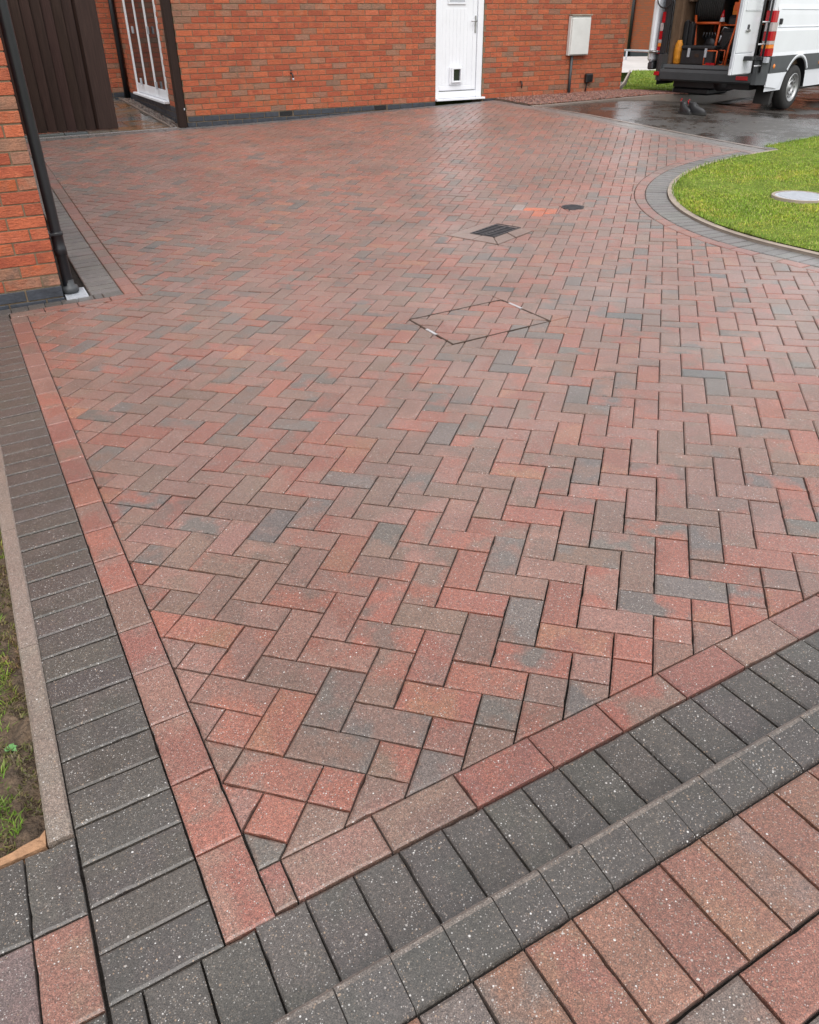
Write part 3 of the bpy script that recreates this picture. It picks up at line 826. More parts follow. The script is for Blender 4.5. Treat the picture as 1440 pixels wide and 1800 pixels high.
# pale cover in the lawn
cx, cy = uvxy(*LC); cz = rz(cx, cy)+.022
e = thing('inspection_cover', 'pale grey round inspection cover sunk in the lawn', 'cover', (cx, cy, cz))
MB().lathe([(.0001, .012), (.2, .012), (.215, .010), (.215, -.03)], (cx, cy, cz), (0, 0, 1), 40).build('cover_plate', 'clear_cover', e)
MB().lathe([(.218, -.03), (.218, .014), (.243, .014), (.245, -.03)], (cx, cy, cz), (0, 0, 1), 40).build('rim', 'pale_edging', e)
rb = MB()
for k in range(-6, 7):
    L = math.sqrt(max(0, .19**2-(k*.03)**2)); rb.box(cx-L, cx+L, cy+k*.03-.006, cy+k*.03+.006, cz+.012, cz+.017)
rb.build('ribs', 'clear_cover', e)

# ------------------------------------------------------------------ covers in the driveway
def bar_uv(mb, a, b, w_, z0, z1, ta=(1, 1, 1), hf=gz):
    ax, ay = uvxy(*a); bx, by = uvxy(*b); L = math.hypot(bx-ax, by-ay); nx, ny = -(by-ay)/L*w_/2, (bx-ax)/L*w_/2
    P = [(ax+nx, ay+ny), (ax-nx, ay-ny), (bx-nx, by-ny), (bx+nx, by+ny)]
    V = [(x, y, hf(x, y)+z) for z in (z0, z1) for x, y in P]
    mb.add(V, [(0, 3, 2, 1), (4, 5, 6, 7), (0, 1, 5, 4), (1, 2, 6, 5), (2, 3, 7, 6), (3, 0, 4, 7)], ta)
x, y = uvxy((MH[0]+MH[1])/2, (MH[2]+MH[3])/2)
e = thing('recessed_manhole', 'rusty thin-framed recessed manhole filled with block paving', 'manhole', (x, y, gz(x, y)))
cs = [(MH[0], MH[2]), (MH[1], MH[2]), (MH[1], MH[3]), (MH[0], MH[3])]
for k in range(4):
    mb = MB(); bar_uv(mb, cs[k], cs[(k+1) % 4], .011, -.03, .0012); mb.build('frame_bar', 'rust', e)
for a, b in (((MH[0], 2.44), (MH[0], 2.33)), ((MH[1], 2.43), (MH[1], 2.56))):
    mb = MB(); bar_uv(mb, a, b, .016, -.01, .004); mb.build('lifting_slot', 'galv', e)
# small road-grate set in a rotated square of stones
gc = (sum(p[0] for p in GS)/4, sum(p[1] for p in GS)/4); x, y = uvxy(*gc)
e = thing('drain_grate', 'black iron drain grate in a twisted square stone surround', 'grate', (x, y, gz(x, y)))
GG = [(3.205, 4.186), (3.285, 3.972), (3.640, 4.105), (3.560, 4.319)]
def lerp(a, b, t): return (a[0]+(b[0]-a[0])*t, a[1]+(b[1]-a[1])*t)
for k in range(4):
    a, b = GS[k], GS[(k+1) % 4]; c, d = GG[(k+1) % 4], GG[k]
    for q in range(2 if k % 2 else 2):
        poly = [lerp(a, b, q/2+.004), lerp(a, b, (q+1)/2-.004), lerp(d, c, (q+1)/2-.004), lerp(d, c, q/2+.004)]
        mb = MB(); add_block(mb, U2X([(gc[0]+(p[0]-gc[0])*.985, gc[1]+(p[1]-gc[1])*.985) for p in poly]), gz, jit((.205, .125, .10), .06), jit((.19, .12, .095), .06), lift=.003, ch=.004)
        mb.build('surround_stone', 'paver', e)
for k in range(4):
    mb = MB(); bar_uv(mb, GG[k], GG[(k+1) % 4], .016, -.03, .0055); mb.build('grate_frame', 'iron', e)
for k in range(1, 9):
    t = k/9; mb = MB(); bar_uv(mb, lerp(GG[1], GG[2], t), lerp(GG[0], GG[3], t), .017, -.02, .006)
    mb.build('grate_bar', 'dull_metal', e)
mb = MB(); bar_uv(mb, lerp(GG[0], GG[1], .5), lerp(GG[3], GG[2], .5), .02, -.02, .0045); mb.build('cross_bar', 'iron', e)
mb = MB(); P = U2X(GG); mb.add([(x_, y_, gz(x_, y_)-.0215) for x_, y_ in P], [(0, 1, 2, 3)]); mb.build('pit', 'tool_black', e)
# little round cover
x, y = uvxy(RC[0], RC[1]); z = gz(x, y)
e = thing('round_cover', 'small dark round ribbed cover set in the block paving', 'cover', (x, y, z))
MB().lathe([(.0001, .003), (.088, .003), (.094, .001), (.094, -.03)], (x, y, z), (0, 0, 1), 32).build('cover_plate', 'iron', e)
rb = MB()
for k in range(-4, 5):
    L = math.sqrt(max(0, .082**2-(k*.019)**2)); rb.box(x-L, x+L, y+k*.019-.004, y+k*.019+.004, z+.003, z+.007)
rb.build('ribs', 'dull_metal', e)
MB().lathe([(.094, -.03), (.094, .003), (.101, .003), (.101, -.03)], (x, y, z), (0, 0, 1), 32).build('rim', 'dull_metal', e)

# ------------------------------------------------------------------ brickwork
def brick_tint():
    r = random.random()
    if r < .70: a = random.choice([(.40, .098, .044), (.43, .11, .048), (.36, .085, .040)]); b = random.choice([a, (.33, .078, .038), (.44, .125, .06)])
    elif r < .83: a = (.38, .12, .06); b = (.44, .10, .035)
    elif r < .95: a = (.31, .145, .09); b = random.choice([(.27, .145, .095), (.38, .12, .06)])
    else: a = (.215, .125, .085); b = (.31, .15, .095)
    return jit(a, .12), jit(b, .12)
def brickwall(pool, horiz, fixed, sgn, lo, hi, z0, rows, joint0, openings=(), depth=.10, corner=None, zmin=-9, bl='red'):
    """horiz 'u' or 'v' = running axis; fixed = plane coordinate; sgn = outward direction of the face;
       joint0(row) = position of one perpend joint"""
    for r in range(rows):
        za, zb = z0+r*.075+.005, z0+(r+1)*.075-.005
        j = joint0(r); k0 = math.floor((lo-j)/.225)-1
        s_ = j+k0*.225
        while s_ < hi:
            a, b = max(s_+.005, lo), min(s_+.220, hi); s_ += .225
            if b-a < .03: continue
            segs = [(a, b)]
            for (oa, ob, oz0, oz1) in openings:
                if oz0 < (za+zb)/2 < oz1:
                    nx_ = []
                    for (c, d) in segs:
                        if d <= oa or c >= ob: nx_.append((c, d)); continue
                        if c < oa-.03: nx_.append((c, oa-.004))
                        if d > ob+.03: nx_.append((ob+.004, d))
                    segs = nx_
            for (c, d) in segs:
                t = brick_tint() if bl == 'red' else (jit((.036, .041, .052), .2), jit((.05, .054, .062), .2))
                f1 = fixed+sgn*random.uniform(-.001, .0015); f0 = fixed-sgn*depth
                mb = MB(T=UVT)
                ja, jb = random.uniform(-.0015, .0015), random.uniform(-.0015, .0015)
                lo_f, hi_f = min(f0, f1), max(f0, f1)
                if horiz == 'u': mb.box(c, d, lo_f, hi_f, za+ja, zb+jb, *t, ch=.0022)
                else: mb.box(lo_f, hi_f, c, d, za+ja, zb+jb, *t, ch=.0022)
                cc = uvxy((c+d)/2, fixed) if horiz == 'u' else uvxy(fixed, (c+d)/2)
                pool.add(mb, (cc[0], cc[1]))

def uvbox(name, mat, parent, u0, u1, v0, v1, z0, z1, ch=0, tint=(1, 1, 1), **k):
    return MB(T=UVT).box(u0, u1, v0, v1, z0, z1, tint, ch=ch).build(name, mat, parent, **k)
def uvwallbox(mb, u0, u1, v0, v1, z0, z1):
    """box with brick uv for the procedural brickwork above head height"""
    P = lambda u, v, z: (*uvxy(u, v), z)
    for (a, b, c, d, L) in ((P(u0, v0, z0), P(u1, v0, z0), P(u1, v0, z1), P(u0, v0, z1), (u0, u1)), (P(u1, v0, z0), P(u1, v1, z0), P(u1, v1, z1), P(u1, v0, z1), (v0, v1)),
                            (P(u1, v1, z0), P(u0, v1, z0), P(u0, v1, z1), P(u1, v1, z1), (u1, u0)), (P(u0, v1, z0), P(u0, v0, z0), P(u0, v0, z1), P(u0, v1, z1), (v1, v0))):
        mb.add([a, b, c, d], [(0, 1, 2, 3)]); mb.uv += [(L[0], z0), (L[1], z0), (L[1], z1), (L[0], z1)]
def gable_roof(name, parent, u0, u1, v0, v1, z0, rise, along='u'):
    mb = MB(T=UVT); o_ = .3; u0 -= o_; u1 += o_; v0 -= o_; v1 += o_
    if along == 'u':
        m_ = (v0+v1)/2; V = [(u0, v0, z0), (u1, v0, z0), (u1, v1, z0), (u0, v1, z0), (u0, m_, z0+rise), (u1, m_, z0+rise)]
        Fc = [(0, 1, 5, 4), (2, 3, 4, 5), (0, 4, 3), (1, 2, 5), (3, 2, 1, 0)]
    else:
        m_ = (u0+u1)/2; V = [(u0, v0, z0), (u1, v0, z0), (u1, v1, z0), (u0, v1, z0), (m_, v0, z0+rise), (m_, v1, z0+rise)]
        Fc = [(0, 4, 5, 3), (1, 2, 5, 4), (0, 1, 4), (2, 3, 5), (3, 2, 1, 0)]
    return mb.add(V, Fc).build(name, 'roof', parent)

# near house (its corner at the left of the picture)
HU, HV, HZ = .066, 4.286, -.0246
NH = thing('brick_house', 'near orange brick house corner at the left edge with black downpipe', 'house', (*uvxy(HU, HV), guv(HU, HV)))
w1 = uvbox('wall', 'mortar', NH, -5.4, HU-.006, HV+.006, HV+4.6, -.3, 2.45)
bp = Pool()
brickwall(bp, 'u', HV, -1, -1.9, HU, HZ, 33, lambda r: HU-.1075 if r % 2 == 0 else HU-.22, corner=True)
bp.flush('brick', 'bricks_beyond', 'brick', w1)
bp = Pool()
brickwall(bp, 'v', HU, 1, HV+.104, HV+2.6, HZ, 33, lambda r: HV+.22 if r % 2 == 0 else HV+.1075, depth=.05)
w1b = uvbox('side_wall', 'mortar', NH, HU-.10, HU-.003, HV+.108, HV+4.597, -.29, 2.44)
bp.flush('brick', 'bricks_beyond', 'brick', w1b)
bp = Pool()
brickwall(bp, 'u', HV-.004, -1, -1.9, HU+.004, HZ-.15, 2, lambda r: HU-.22 if r % 2 else HU-.1075, bl='blue')
brickwall(bp, 'v', HU+.004, 1, HV+.10, HV+2.6, HZ-.15, 2, lambda r: HV+.1075, bl='blue', depth=.05)
bp.flush('plinth_brick', 'plinth_bricks_beyond', 'bluebrick', w1)
mb = MB(); uvwallbox(mb, -5.4, HU, HV, HV+4.6, 2.452, 2.9); mb.build('upper_wall', 'farbrick', NH)
gable_roof('roof', NH, -5.4, HU, HV, HV+4.6, 2.9, 1.3)  # unseen eaves and roof set low to let sky light the drive
# downpipe with socket, bracket and shoe
pu, pv = HU+.052, HV+.085; zb = guv(pu, pv)
mb = MB(T=UVT); mb.lathe([(.034, .04), (.034, .272), (.0345, .2725)], (pu, pv, zb), (0, 0, 1), 28); dp = mb.build('downpipe', 'black_plastic', NH, smooth=True)
MB(T=UVT).lathe([(.034, .395), (.034, 2.95)], (pu, pv, zb), (0, 0, 1), 28).build('upper_pipe', 'black_plastic', dp, smooth=True)
MB(T=UVT).lathe([(.0345, .26), (.040, .262), (.0405, .31), (.037, .316), (.0365, .385), (.041, .39), (.041, .41), (.034, .413)], (pu, pv, zb), (0, 0, 1), 28).build('pipe_socket', 'black_plastic', dp, smooth=True)
mb = MB(T=UVT); mb.box(HU, pu+.036, pv-.042, pv+.042, zb+.393, zb+.408, ch=.002); mb.box(HU, HU+.012, pv-.062, pv+.062, zb+.385, zb+.416, ch=.002); mb.build('pipe_bracket', 'black_plastic', dp)
MB(T=UVT).lathe([(.034, .10), (.036, .06), (.052, .052), (.056, .04), (.056, .018), (.046, .012), (.02, .012)], (pu+.004, pv, zb), (0, 0, 1), 28).build('pipe_shoe', 'grey_plastic', dp, smooth=True)
# gully grid
gx0, gx1, gy0, gy1 = HU+.012, HU+.150, HV-.050, HV+.165
e = thing('gully_grid', 'pale square gully grid on the ground under the black downpipe', 'grid', (*uvxy((gx0+gx1)/2, (gy0+gy1)/2), guv(HU+.08, HV)))
z = guv(HU+.08, HV)+.003
for a in ((gx0, gx1, gy0, gy0+.012), (gx0, gx1, gy1-.012, gy1), (gx0, gx0+.012, gy0+.012, gy1-.012), (gx1-.012, gx1, gy0+.012, gy1-.012)):
    uvbox('grid_frame', 'clear_cover', e, *a, z-.02, z+.006)
yy = gy0+.02
while yy < gy1-.02:
    uvbox('grid_bar', 'clear_cover', e, gx0+.012, gx1-.012, yy, yy+.007, z-.012, z+.004); yy += .0135
uvbox('grid_tray', 'iron', e, gx0+.002, gx1-.002, gy0+.002, gy1-.002, z-.03, z-.016)

# far house
FU0, FU1, FZ = 2.625, 10.56, .312
FH = thing('brick_house', 'orange brick house with white side door across the far end of the drive', 'house', (*uvxy(FU0, WALLV), .18))
DU0, DU1, DZ0, DZ1 = 6.667, 7.552, .285, 2.40
# mortar body in pieces round the door
w2 = uvbox('wall', 'mortar', FH, FU0+.005, DU0-.002, WALLV+.006, WALLV+.30, -.1, 2.40)
uvbox('wall', 'mortar', FH, DU1+.002, FU1-.005, WALLV+.006, WALLV+.30, -.1, 2.40)
bp = Pool(); bo = 2.862
ops = [(DU0-.002, DU1+.002, .2, 2.4)]
brickwall(bp, 'u', WALLV, -1, FU0, FU1, FZ, 28, lambda r: bo+(.1125 if r % 2 == 0 else 0), openings=ops)
bp.flush('brick', 'bricks_beyond', 'brick', w2)
bp = Pool()
brickwall(bp, 'u', WALLV-.003, -1, FU0, FU1, FZ-.15, 2, lambda r: bo+(0 if r else .1125), openings=[(DU0-.002, DU1+.002, .2, 2.4), (3.99, 4.205, .24, .31), (5.557, 5.776, .24, .31)], bl='blue')
bp.flush('plinth_brick', 'plinth_bricks_beyond', 'bluebrick', w2)
for a, b in ((3.998, 4.198), (5.563, 5.77)):
    v_ = uvbox('air_vent', 'tool_black', FH, a, b, WALLV-.002, WALLV+.05, .243, .307)
    for k in range(5): uvbox('vent_louvre', 'black_plastic', v_, a+.004, b-.004, WALLV-.006, WALLV-.002, .248+k*.012, .253+k*.012)
mb = MB(); uvwallbox(mb, FU0, FU1, WALLV, WALLV+6, 2.412, 2.95); mb.build('upper_wall', 'farbrick', FH)
gable_roof('roof', FH, FU0, FU1, WALLV, WALLV+6, 2.95, 1.5)  # unseen height kept low so more sky brightens the far paving
uvbox('rear_wall', 'mortar', FH, FU0+3.0, FU1-.01, WALLV+5.7, WALLV+5.99, -.1, 2.41)
mb = MB(); uvwallbox(mb, FU1-.2, FU1-.001, WALLV+.31, WALLV+5.69, -.1, 2.41); mb.build('gable_wall', 'farbrick', FH)
# door
V0 = WALLV+.03
dr = uvbox('door', 'upvc', FH, DU0+.072, 7.440, V0+.012, V0+.055, .455, 2.32, ch=.004)
uvbox('frame_jamb', 'upvc', dr, DU0, DU0+.068, V0-.010, V0+.06, .35, 2.398, ch=.004)
uvbox('frame_jamb', 'upvc', dr, 7.446, DU1, V0-.010, V0+.06, .35, 2.398, ch=.004)
uvbox('frame_head', 'upvc', dr, DU0+.07, 7.444, V0-.010, V0+.06, 2.33, 2.398, ch=.004)
uvbox('threshold', 'upvc', dr, DU0+.07, 7.444, V0-.008, V0+.06, .352, .445, ch=.004)
uvbox('door_sill', 'upvc', dr, DU0-.012, DU1+.03, V0-.095, V0+.05, .318, .348, ch=.004)
for k in range(8):
    a = 6.80+k*.066
    uvbox('door_board', 'upvc', dr, a+.0015, a+.0645, V0+.0085, V0+.0119, .53, 1.60 if .5 < k < 6.5 else 2.25)
uvbox('door_rail', 'upvc', dr, DU0+.076, 7.36, V0+.004, V0+.0119, .465, .522, ch=.002)
uvbox('door_stile', 'upvc', dr, 7.362, 7.436, V0+.004, V0+.0119, .465, 2.30, ch=.002)
for a in ((6.893, 7.220, 1.655, 1.68), (6.893, 7.220, 2.12, 2.145), (6.893, 6.918, 1.681, 2.119), (7.195, 7.22, 1.681, 2.119)):
    uvbox('glazing_bead', 'upvc', dr, a[0], a[1], V0-.008, V0+.0084, a[2], a[3], ch=.004)
uvbox('door_glass', 'clear_cover', dr, 6.92, 7.193, V0+.001, V0+.008, 1.681, 2.119)
hd = uvbox('door_handle', 'steel', dr, 7.392, 7.420, V0-.010, V0+.0035, 1.27, 1.505, ch=.004)
MB(T=UVT).tube([(7.408, V0-.012, 1.425), (7.406, V0-.045, 1.427), (7.38, V0-.052, 1.428), (7.30, V0-.050, 1.428)], .0095, 10).build('handle_lever', 'steel', hd, smooth=True)
cf = uvbox('cat_flap', 'upvc', dr, 6.93, 7.165, V0-.020, V0+.003, .542, .802, ch=.010)
for a in ((6.955, 6.985, .575, .79), (7.115, 7.145, .575, .79), (6.986, 7.114, .575, .60), (6.986, 7.114, .765, .79)):
    uvbox('flap_surround', 'upvc', cf, a[0], a[1], V0-.060, V0-.0205, a[2], a[3], ch=.005)
uvbox('flap_glass', 'glass', cf, 6.987, 7.113, V0-.027, V0-.0205, .601, .764)
# meter box, conduit, sockets, taps on the far wall
mbx = uvbox('meter_box', 'meterbox', FH, 9.245, 9.672, WALLV-.075, WALLV-.004, .905, 1.490, ch=.006)
uvbox('box_lid', 'meterbox', mbx, 9.262, 9.658, WALLV-.098, WALLV-.076, .918, 1.462, ch=.008)
uvbox('box_hood', 'pale_edging', mbx, 9.240, 9.678, WALLV-.104, WALLV-.004, 1.491, 1.512, ch=.004)
MB(T=UVT).tube([(9.36, WALLV-.03, .904), (9.36, WALLV-.03, .25)], .024, 12).build('conduit', 'grey_plastic', FH, smooth=True)
sk = uvbox('power_socket', 'tool_black', FH, 9.70, 9.845, WALLV-.075, WALLV-.004, .478, .615, ch=.012)
uvbox('socket_lid', 'black_plastic', sk, 9.715, 9.83, WALLV-.088, WALLV-.076, .51, .60, ch=.005)
MB(T=UVT).tube([(9.762, WALLV-.02, .477), (9.752, WALLV-.02, .42), (9.735, WALLV-.016, .30)], .010, 8).build('cable', 'tool_black', FH, smooth=True)
tp = MB(T=UVT).tube([(4.216, WALLV-.002, .800), (4.216, WALLV-.05, .800), (4.218, WALLV-.075, .785), (4.222, WALLV-.078, .74)], .011, 10).build('garden_tap', 'iron', FH, smooth=True)
MB(T=UVT).tube([(4.204, WALLV-.03, .835), (4.232, WALLV-.03, .835)], .007, 8).build('tap_lever', 'iron', tp)
MB(T=UVT).lathe([(.0, .0), (.013, .001), (.015, .012), (.013, .03), (.0, .031)], (4.222, WALLV-.078, .712), (0, 0, 1), 12).build('hose_connector', 'clear_cover', tp, smooth=True)
MB(T=UVT).tube([(8.322, WALLV-.002, .545), (8.322, WALLV-.04, .54), (8.325, WALLV-.05, .50), (8.322, WALLV-.045, .445)], .010, 8).build('overflow_pipe', 'tool_black', FH, smooth=True)
# grey flexible strip between wall and blocks
uvbox('wall_fillet', 'iron', FH, 2.64, 7.55, FAR+.208, WALLV-.008, .1, .15)

# side wall with french doors, running back from the corner
bp = Pool(); SV1 = 14.5
FD = (11.58, 13.78, .38, 2.4)
sw = uvbox('side_wall', 'mortar', FH, FU0+.006, FU0+.25, WALLV+.301, FD[0]-.002, 0, 2.41)
uvbox('side_wall', 'mortar', FH, FU0+.006, FU0+.25, FD[1]+.002, SV1, 0, 2.41)
uvbox('sill_wall', 'mortar', FH, FU0+.006, FU0+.25, FD[0]-.001, FD[1]+.001, 0, .40)
brickwall(bp, 'v', FU0, -1, WALLV+.104, SV1, FZ+.075, 27, lambda r: WALLV+(.1125 if r % 2 else .22), openings=[FD], depth=.05)
bp.flush('brick', 'bricks_beyond', 'brick', sw)
bp = Pool(); brickwall(bp, 'v', FU0-.003, -1, WALLV+.104, SV1, FZ-.15, 3, lambda r: WALLV+(.1125 if r % 2 else .22), bl='blue', depth=.05)
bp.flush('plinth_brick', 'x', 'bluebrick', sw)
fd = uvbox('french_door', 'upvc', FH, FU0-.075, FU0+.05, FD[0], FD[1], .405, .438, ch=.004)   # sill
xx0, xx1 = FU0+.0, FU0+.06
for a, b in ((FD[0], FD[0]+.07), (FD[1]-.07, FD[1])): uvbox('frame_jamb', 'upvc', fd, xx0, xx1, a, b, .439, 2.398, ch=.004)
mid = (FD[0]+FD[1])/2; q = (FD[1]-FD[0]-.14)/3
for k in range(3):
    a, b = FD[0]+.072+k*q, FD[0]+.068+(k+1)*q
    lf = uvbox('door_leaf', 'upvc', fd, xx0+.004, xx0+.045, a, a+.05, .445, 2.39, ch=.004)
    uvbox('leaf_stile', 'upvc', lf, xx0+.004, xx0+.045, b-.05, b, .445, 2.39, ch=.004)
    uvbox('leaf_rail', 'upvc', lf, xx0+.004, xx0+.045, a+.051, b-.051, .445, .58, ch=.004)
    uvbox('leaf_glass', 'glass', lf, xx0+.010, xx0+.02, a+.051, b-.051, .581, 2.38)
for zc in (.62, 1.35):
    for vv in (12.13, 13.2):
        uvbox('door_bolt', 'clear_cover', fd, xx0-.04, xx0-.011, vv-.02, vv+.02, zc-.05, zc+.05, ch=.004)
uvbox('room_back', 'tool_black', FH, FU0+.35, FU0+.40, FD[0]-.3, FD[1]+.3, .3, 2.4)
MB(T=UVT).tube([(FU0-.06, SV1-.09, .18), (FU0-.06, SV1-.09, 2.95)], .045, 14).build('downpipe', 'black_plastic', FH, smooth=True)
# rear wing wall facing the camera
bp = Pool(); rw = uvbox('wing_wall', 'mortar', FH, -1.5, FU0+.24, SV1+.006, SV1+.3, 0, 2.41)
brickwall(bp, 'u', SV1, -1, .6, FU0, FZ+.075, 27, lambda r: 1.0+(.1125 if r % 2 else 0), depth=.05)
bp.flush('brick', 'bricks_beyond', 'brick', rw)
bp = Pool(); brickwall(bp, 'u', SV1-.003, -1, .6, FU0, FZ-.15, 3, lambda r: 1.0+(.1125 if r % 2 else 0), depth=.05, bl='blue')
bp.flush('plinth_brick', 'x', 'bluebrick', rw)
mb = MB(); uvwallbox(mb, -1.5, FU0-.01, SV1, SV1+4, 2.412, 2.95); mb.build('upper_wing', 'farbrick', FH)

# patio slabs, gravel strip
def pz(u, v): return .178+.034*(v-WALLV)
sheet('patio', ([-1.2, 0, 1, 2, 2.6], [10.74, 12, 13, 14.49], lambda u, v: pz(u, v)-.03), 'joint')
PT = D.objects['patio']; pp = Pool()
v_ = 10.76
cols = [(.10, .115, .115), (.12, .13, .125), (.10, .115, .115), (.12, .10, .08), (.085, .10, .105), (.16, .09, .048)]
while v_ < 14.4:
    hgt = random.choice([.30, .45, .6, .3]); u_ = -1.1
    while u_ < 2.36:
        wd = min(random.choice([.3, .6, .45, .9]), 2.385-u_); a, b = random.choice(cols), random.choice(cols)
        mb = MB()
        if wd > .05 and add_block(mb, U2X([(u_, v_), (u_+wd, v_), (u_+wd, min(v_+hgt, 14.45)), (u_, min(v_+hgt, 14.45))]), lambda x, y: pz(*xyuv(x, y)), a, b, gap=.004, ch=.004, depth=.03, tilt=True):
            pp.add(mb, uvxy(u_, v_))
        u_ += wd
    v_ += hgt
pp.flush('patio_slab', 'x', 'slab', PT)
def pebbles(name, gen, n, rmin, rmax, cols, **k):
    V0_ = np.array([(1, 0, 0), (-.5, .87, 0), (-.5, -.87, 0), (.1, 0, .75), (-.1, .1, -.7)]); F0 = [(0, 1, 3), (1, 2, 3), (2, 0, 3), (1, 0, 4), (2, 1, 4), (0, 2, 4)]
    mb = MB()
    for _ in range(n):
        x, y, z = gen(); r = random.uniform(rmin, rmax); a = random.uniform(0, 6.28); c_, s_ = math.cos(a), math.sin(a); fl = random.uniform(.6, 1)
        tx, ty = random.uniform(-.5, .5), random.uniform(-.5, .5)
        V = [(x+(p[0]*c_-p[1]*s_)*r, y+(p[0]*s_+p[1]*c_)*r*.8, z+(p[2]*fl+p[0]*tx+p[1]*ty)*r) for p in V0_]
        mb.add(V, F0, jit(random.choice(cols), .25))
    ob = mb.build(name, 'chips', kind='stuff'); return ob
pebbles('patio_gravel', lambda: (lambda u, v: (*uvxy(u, v), pz(u, v)-.01))(random.uniform(2.45, 2.60), random.uniform(10.78, 14.45)), 1500, .010, .022, [(.13, .09, .075), (.09, .06, .05), (.18, .15, .13), (.06, .05, .045)])
edging('patio_edging', [(2.41, 10.76), (2.41, 14.45)], -.025, -.05, .004, 'edging', .9, hf=lambda x, y: pz(*xyuv(x, y)))
# corner post
zc = guv(2.56, 10.6)
e = thing('gate_post', 'tall dark brown timber post at the corner of the far house', 'post', (*uvxy(2.56, 10.6), zc))
MB(T=UVT).box(2.505, 2.612, 10.62, 10.735, zc-.1, 2.3, (.022, .011, .008), ch=.004).build('post', 'wood', e)
uvbox('post_cap', 'wood', e, 2.495, 2.622, 10.61, 10.745, 2.301, 2.33, ch=.004, tint=(.024, .012, .009))
uvbox('gate_catch', 'clear_cover', e, 2.590, 2.606, 10.605, 10.619, zc+.22, zc+.245)
# timber gate
gz0 = .195
e = thing('timber_gate', 'tall dark brown boarded timber gate between the two houses', 'gate', (*uvxy(.9, 10.9), gz0))
x0 = .075
us_ = [x0+i*.1235 for i in range(12)]
for i, a in enumerate(us_):
    b = a+.1145
    c = jit((.036, .020, .016), .16)
    if b > 1.46: b = 1.462
    if b-a < .02: continue
    mb = MB(T=UVT)
    mb.add([(a, 10.906, gz0), (b, 10.872, gz0), (b, 10.900, gz0), (a, 10.911, gz0), (a, 10.906, 2.05), (b, 10.872, 2.05), (b, 10.900, 2.05), (a, 10.911, 2.05)],
           [(0, 1, 5, 4), (1, 2, 6, 5), (2, 3, 7, 6), (3, 0, 4, 7), (4, 5, 6, 7), (3, 2, 1, 0)], c)
    mb.build('board', 'wood', e)
MB(T=UVT).box(1.466, 1.722, 10.880, 10.925, gz0, 2.06, (.038, .021, .017), ch=.004).build('stile', 'wood', e)
uvbox('gap_shade_backing', 'tool_black', e, x0, 1.464, 10.9565, 10.965, gz0+.01, 2.04)  # black panel added so the gaps between boards read as shadow lines
MB(T=UVT).box(x0, 1.464, 10.912, 10.955, .35, .45, (.026, .013, .010)).build('rail', 'wood', e)
MB(T=UVT).box(x0, 1.464, 10.912, 10.955, 1.75, 1.85, (.026, .013, .010)).build('rail', 'wood', e)
# channel drain
cdv0, cdv1 = FAR+.210, FAR+.318
e = thing('channel_drain', 'long pale slotted drain channel across the foot of the gate', 'drain', (*uvxy(1.2, cdv0), guv(1.2, cdv0)))
def strip(name, mat, u0, u1, v0, v1, z0, z1, seg=.5):
    us = np.arange(u0, u1, seg).tolist()+[u1]; V = []; Fc = []
    for u in us:
        for (vv, zz) in ((v0, z0), (v0, z1), (v1, z1), (v1, z0)): V.append((*uvxy(u, vv), guv(u, cdv0)+zz))
    for i in range(len(us)-1):
        for k in range(4): Fc.append((i*4+k, i*4+(k+1) % 4, (i+1)*4+(k+1) % 4, (i+1)*4+k))
    MB().add(V, Fc).build(name, mat, e)
strip('channel_edge', 'edging', .10, 2.50, cdv0, cdv0+.014, -.04, .004)
strip('channel_edge', 'edging', .10, 2.50, cdv1-.014, cdv1, -.04, .004)
strip('channel_base', 'tool_black', .10, 2.50, cdv0+.014, cdv1-.014, -.04, -.018)
u_ = .11
while u_ < 2.48:
    zz = guv(u_, cdv0); uvbox('slot_bar', 'clear_cover', e, u_, u_+.009, cdv0+.014, cdv1-.014, zz-.015, zz+.003); u_ += .021
# gravel strip by the far wall, right of the door
sheet('gravel_bed', ([7.80, 8.5, 9.5, 10.5, 11.4, 12.2], [9.60, 10.1, WALLV+.01], lambda u, v: guv(u, v)+.010-.08*sst((u-10.3)/2)), 'soil')
pebbles('red_gravel', lambda: (lambda u, v: (*uvxy(u, v), guv(u, v)+.022-.08*sst((u-10.3)/2)))(7.82+4.2*random.random(), random.uniform(9.60, WALLV-.01)), 11000, .010, .019, [(.20, .075, .05), (.15, .06, .045), (.27, .12, .085), (.11, .06, .05), (.30, .17, .13)])
edging('gravel_edging', [(7.78, 9.545), (10.6, 9.545), (11.4, 9.75), (12.5, 10.15), (16, 11.6)], .05, -.22, .012, 'edging', .9, hf=lambda x, y: gz(x, y)-.12*sst((xyuv(x, y)[0]-10.3)/2.5))

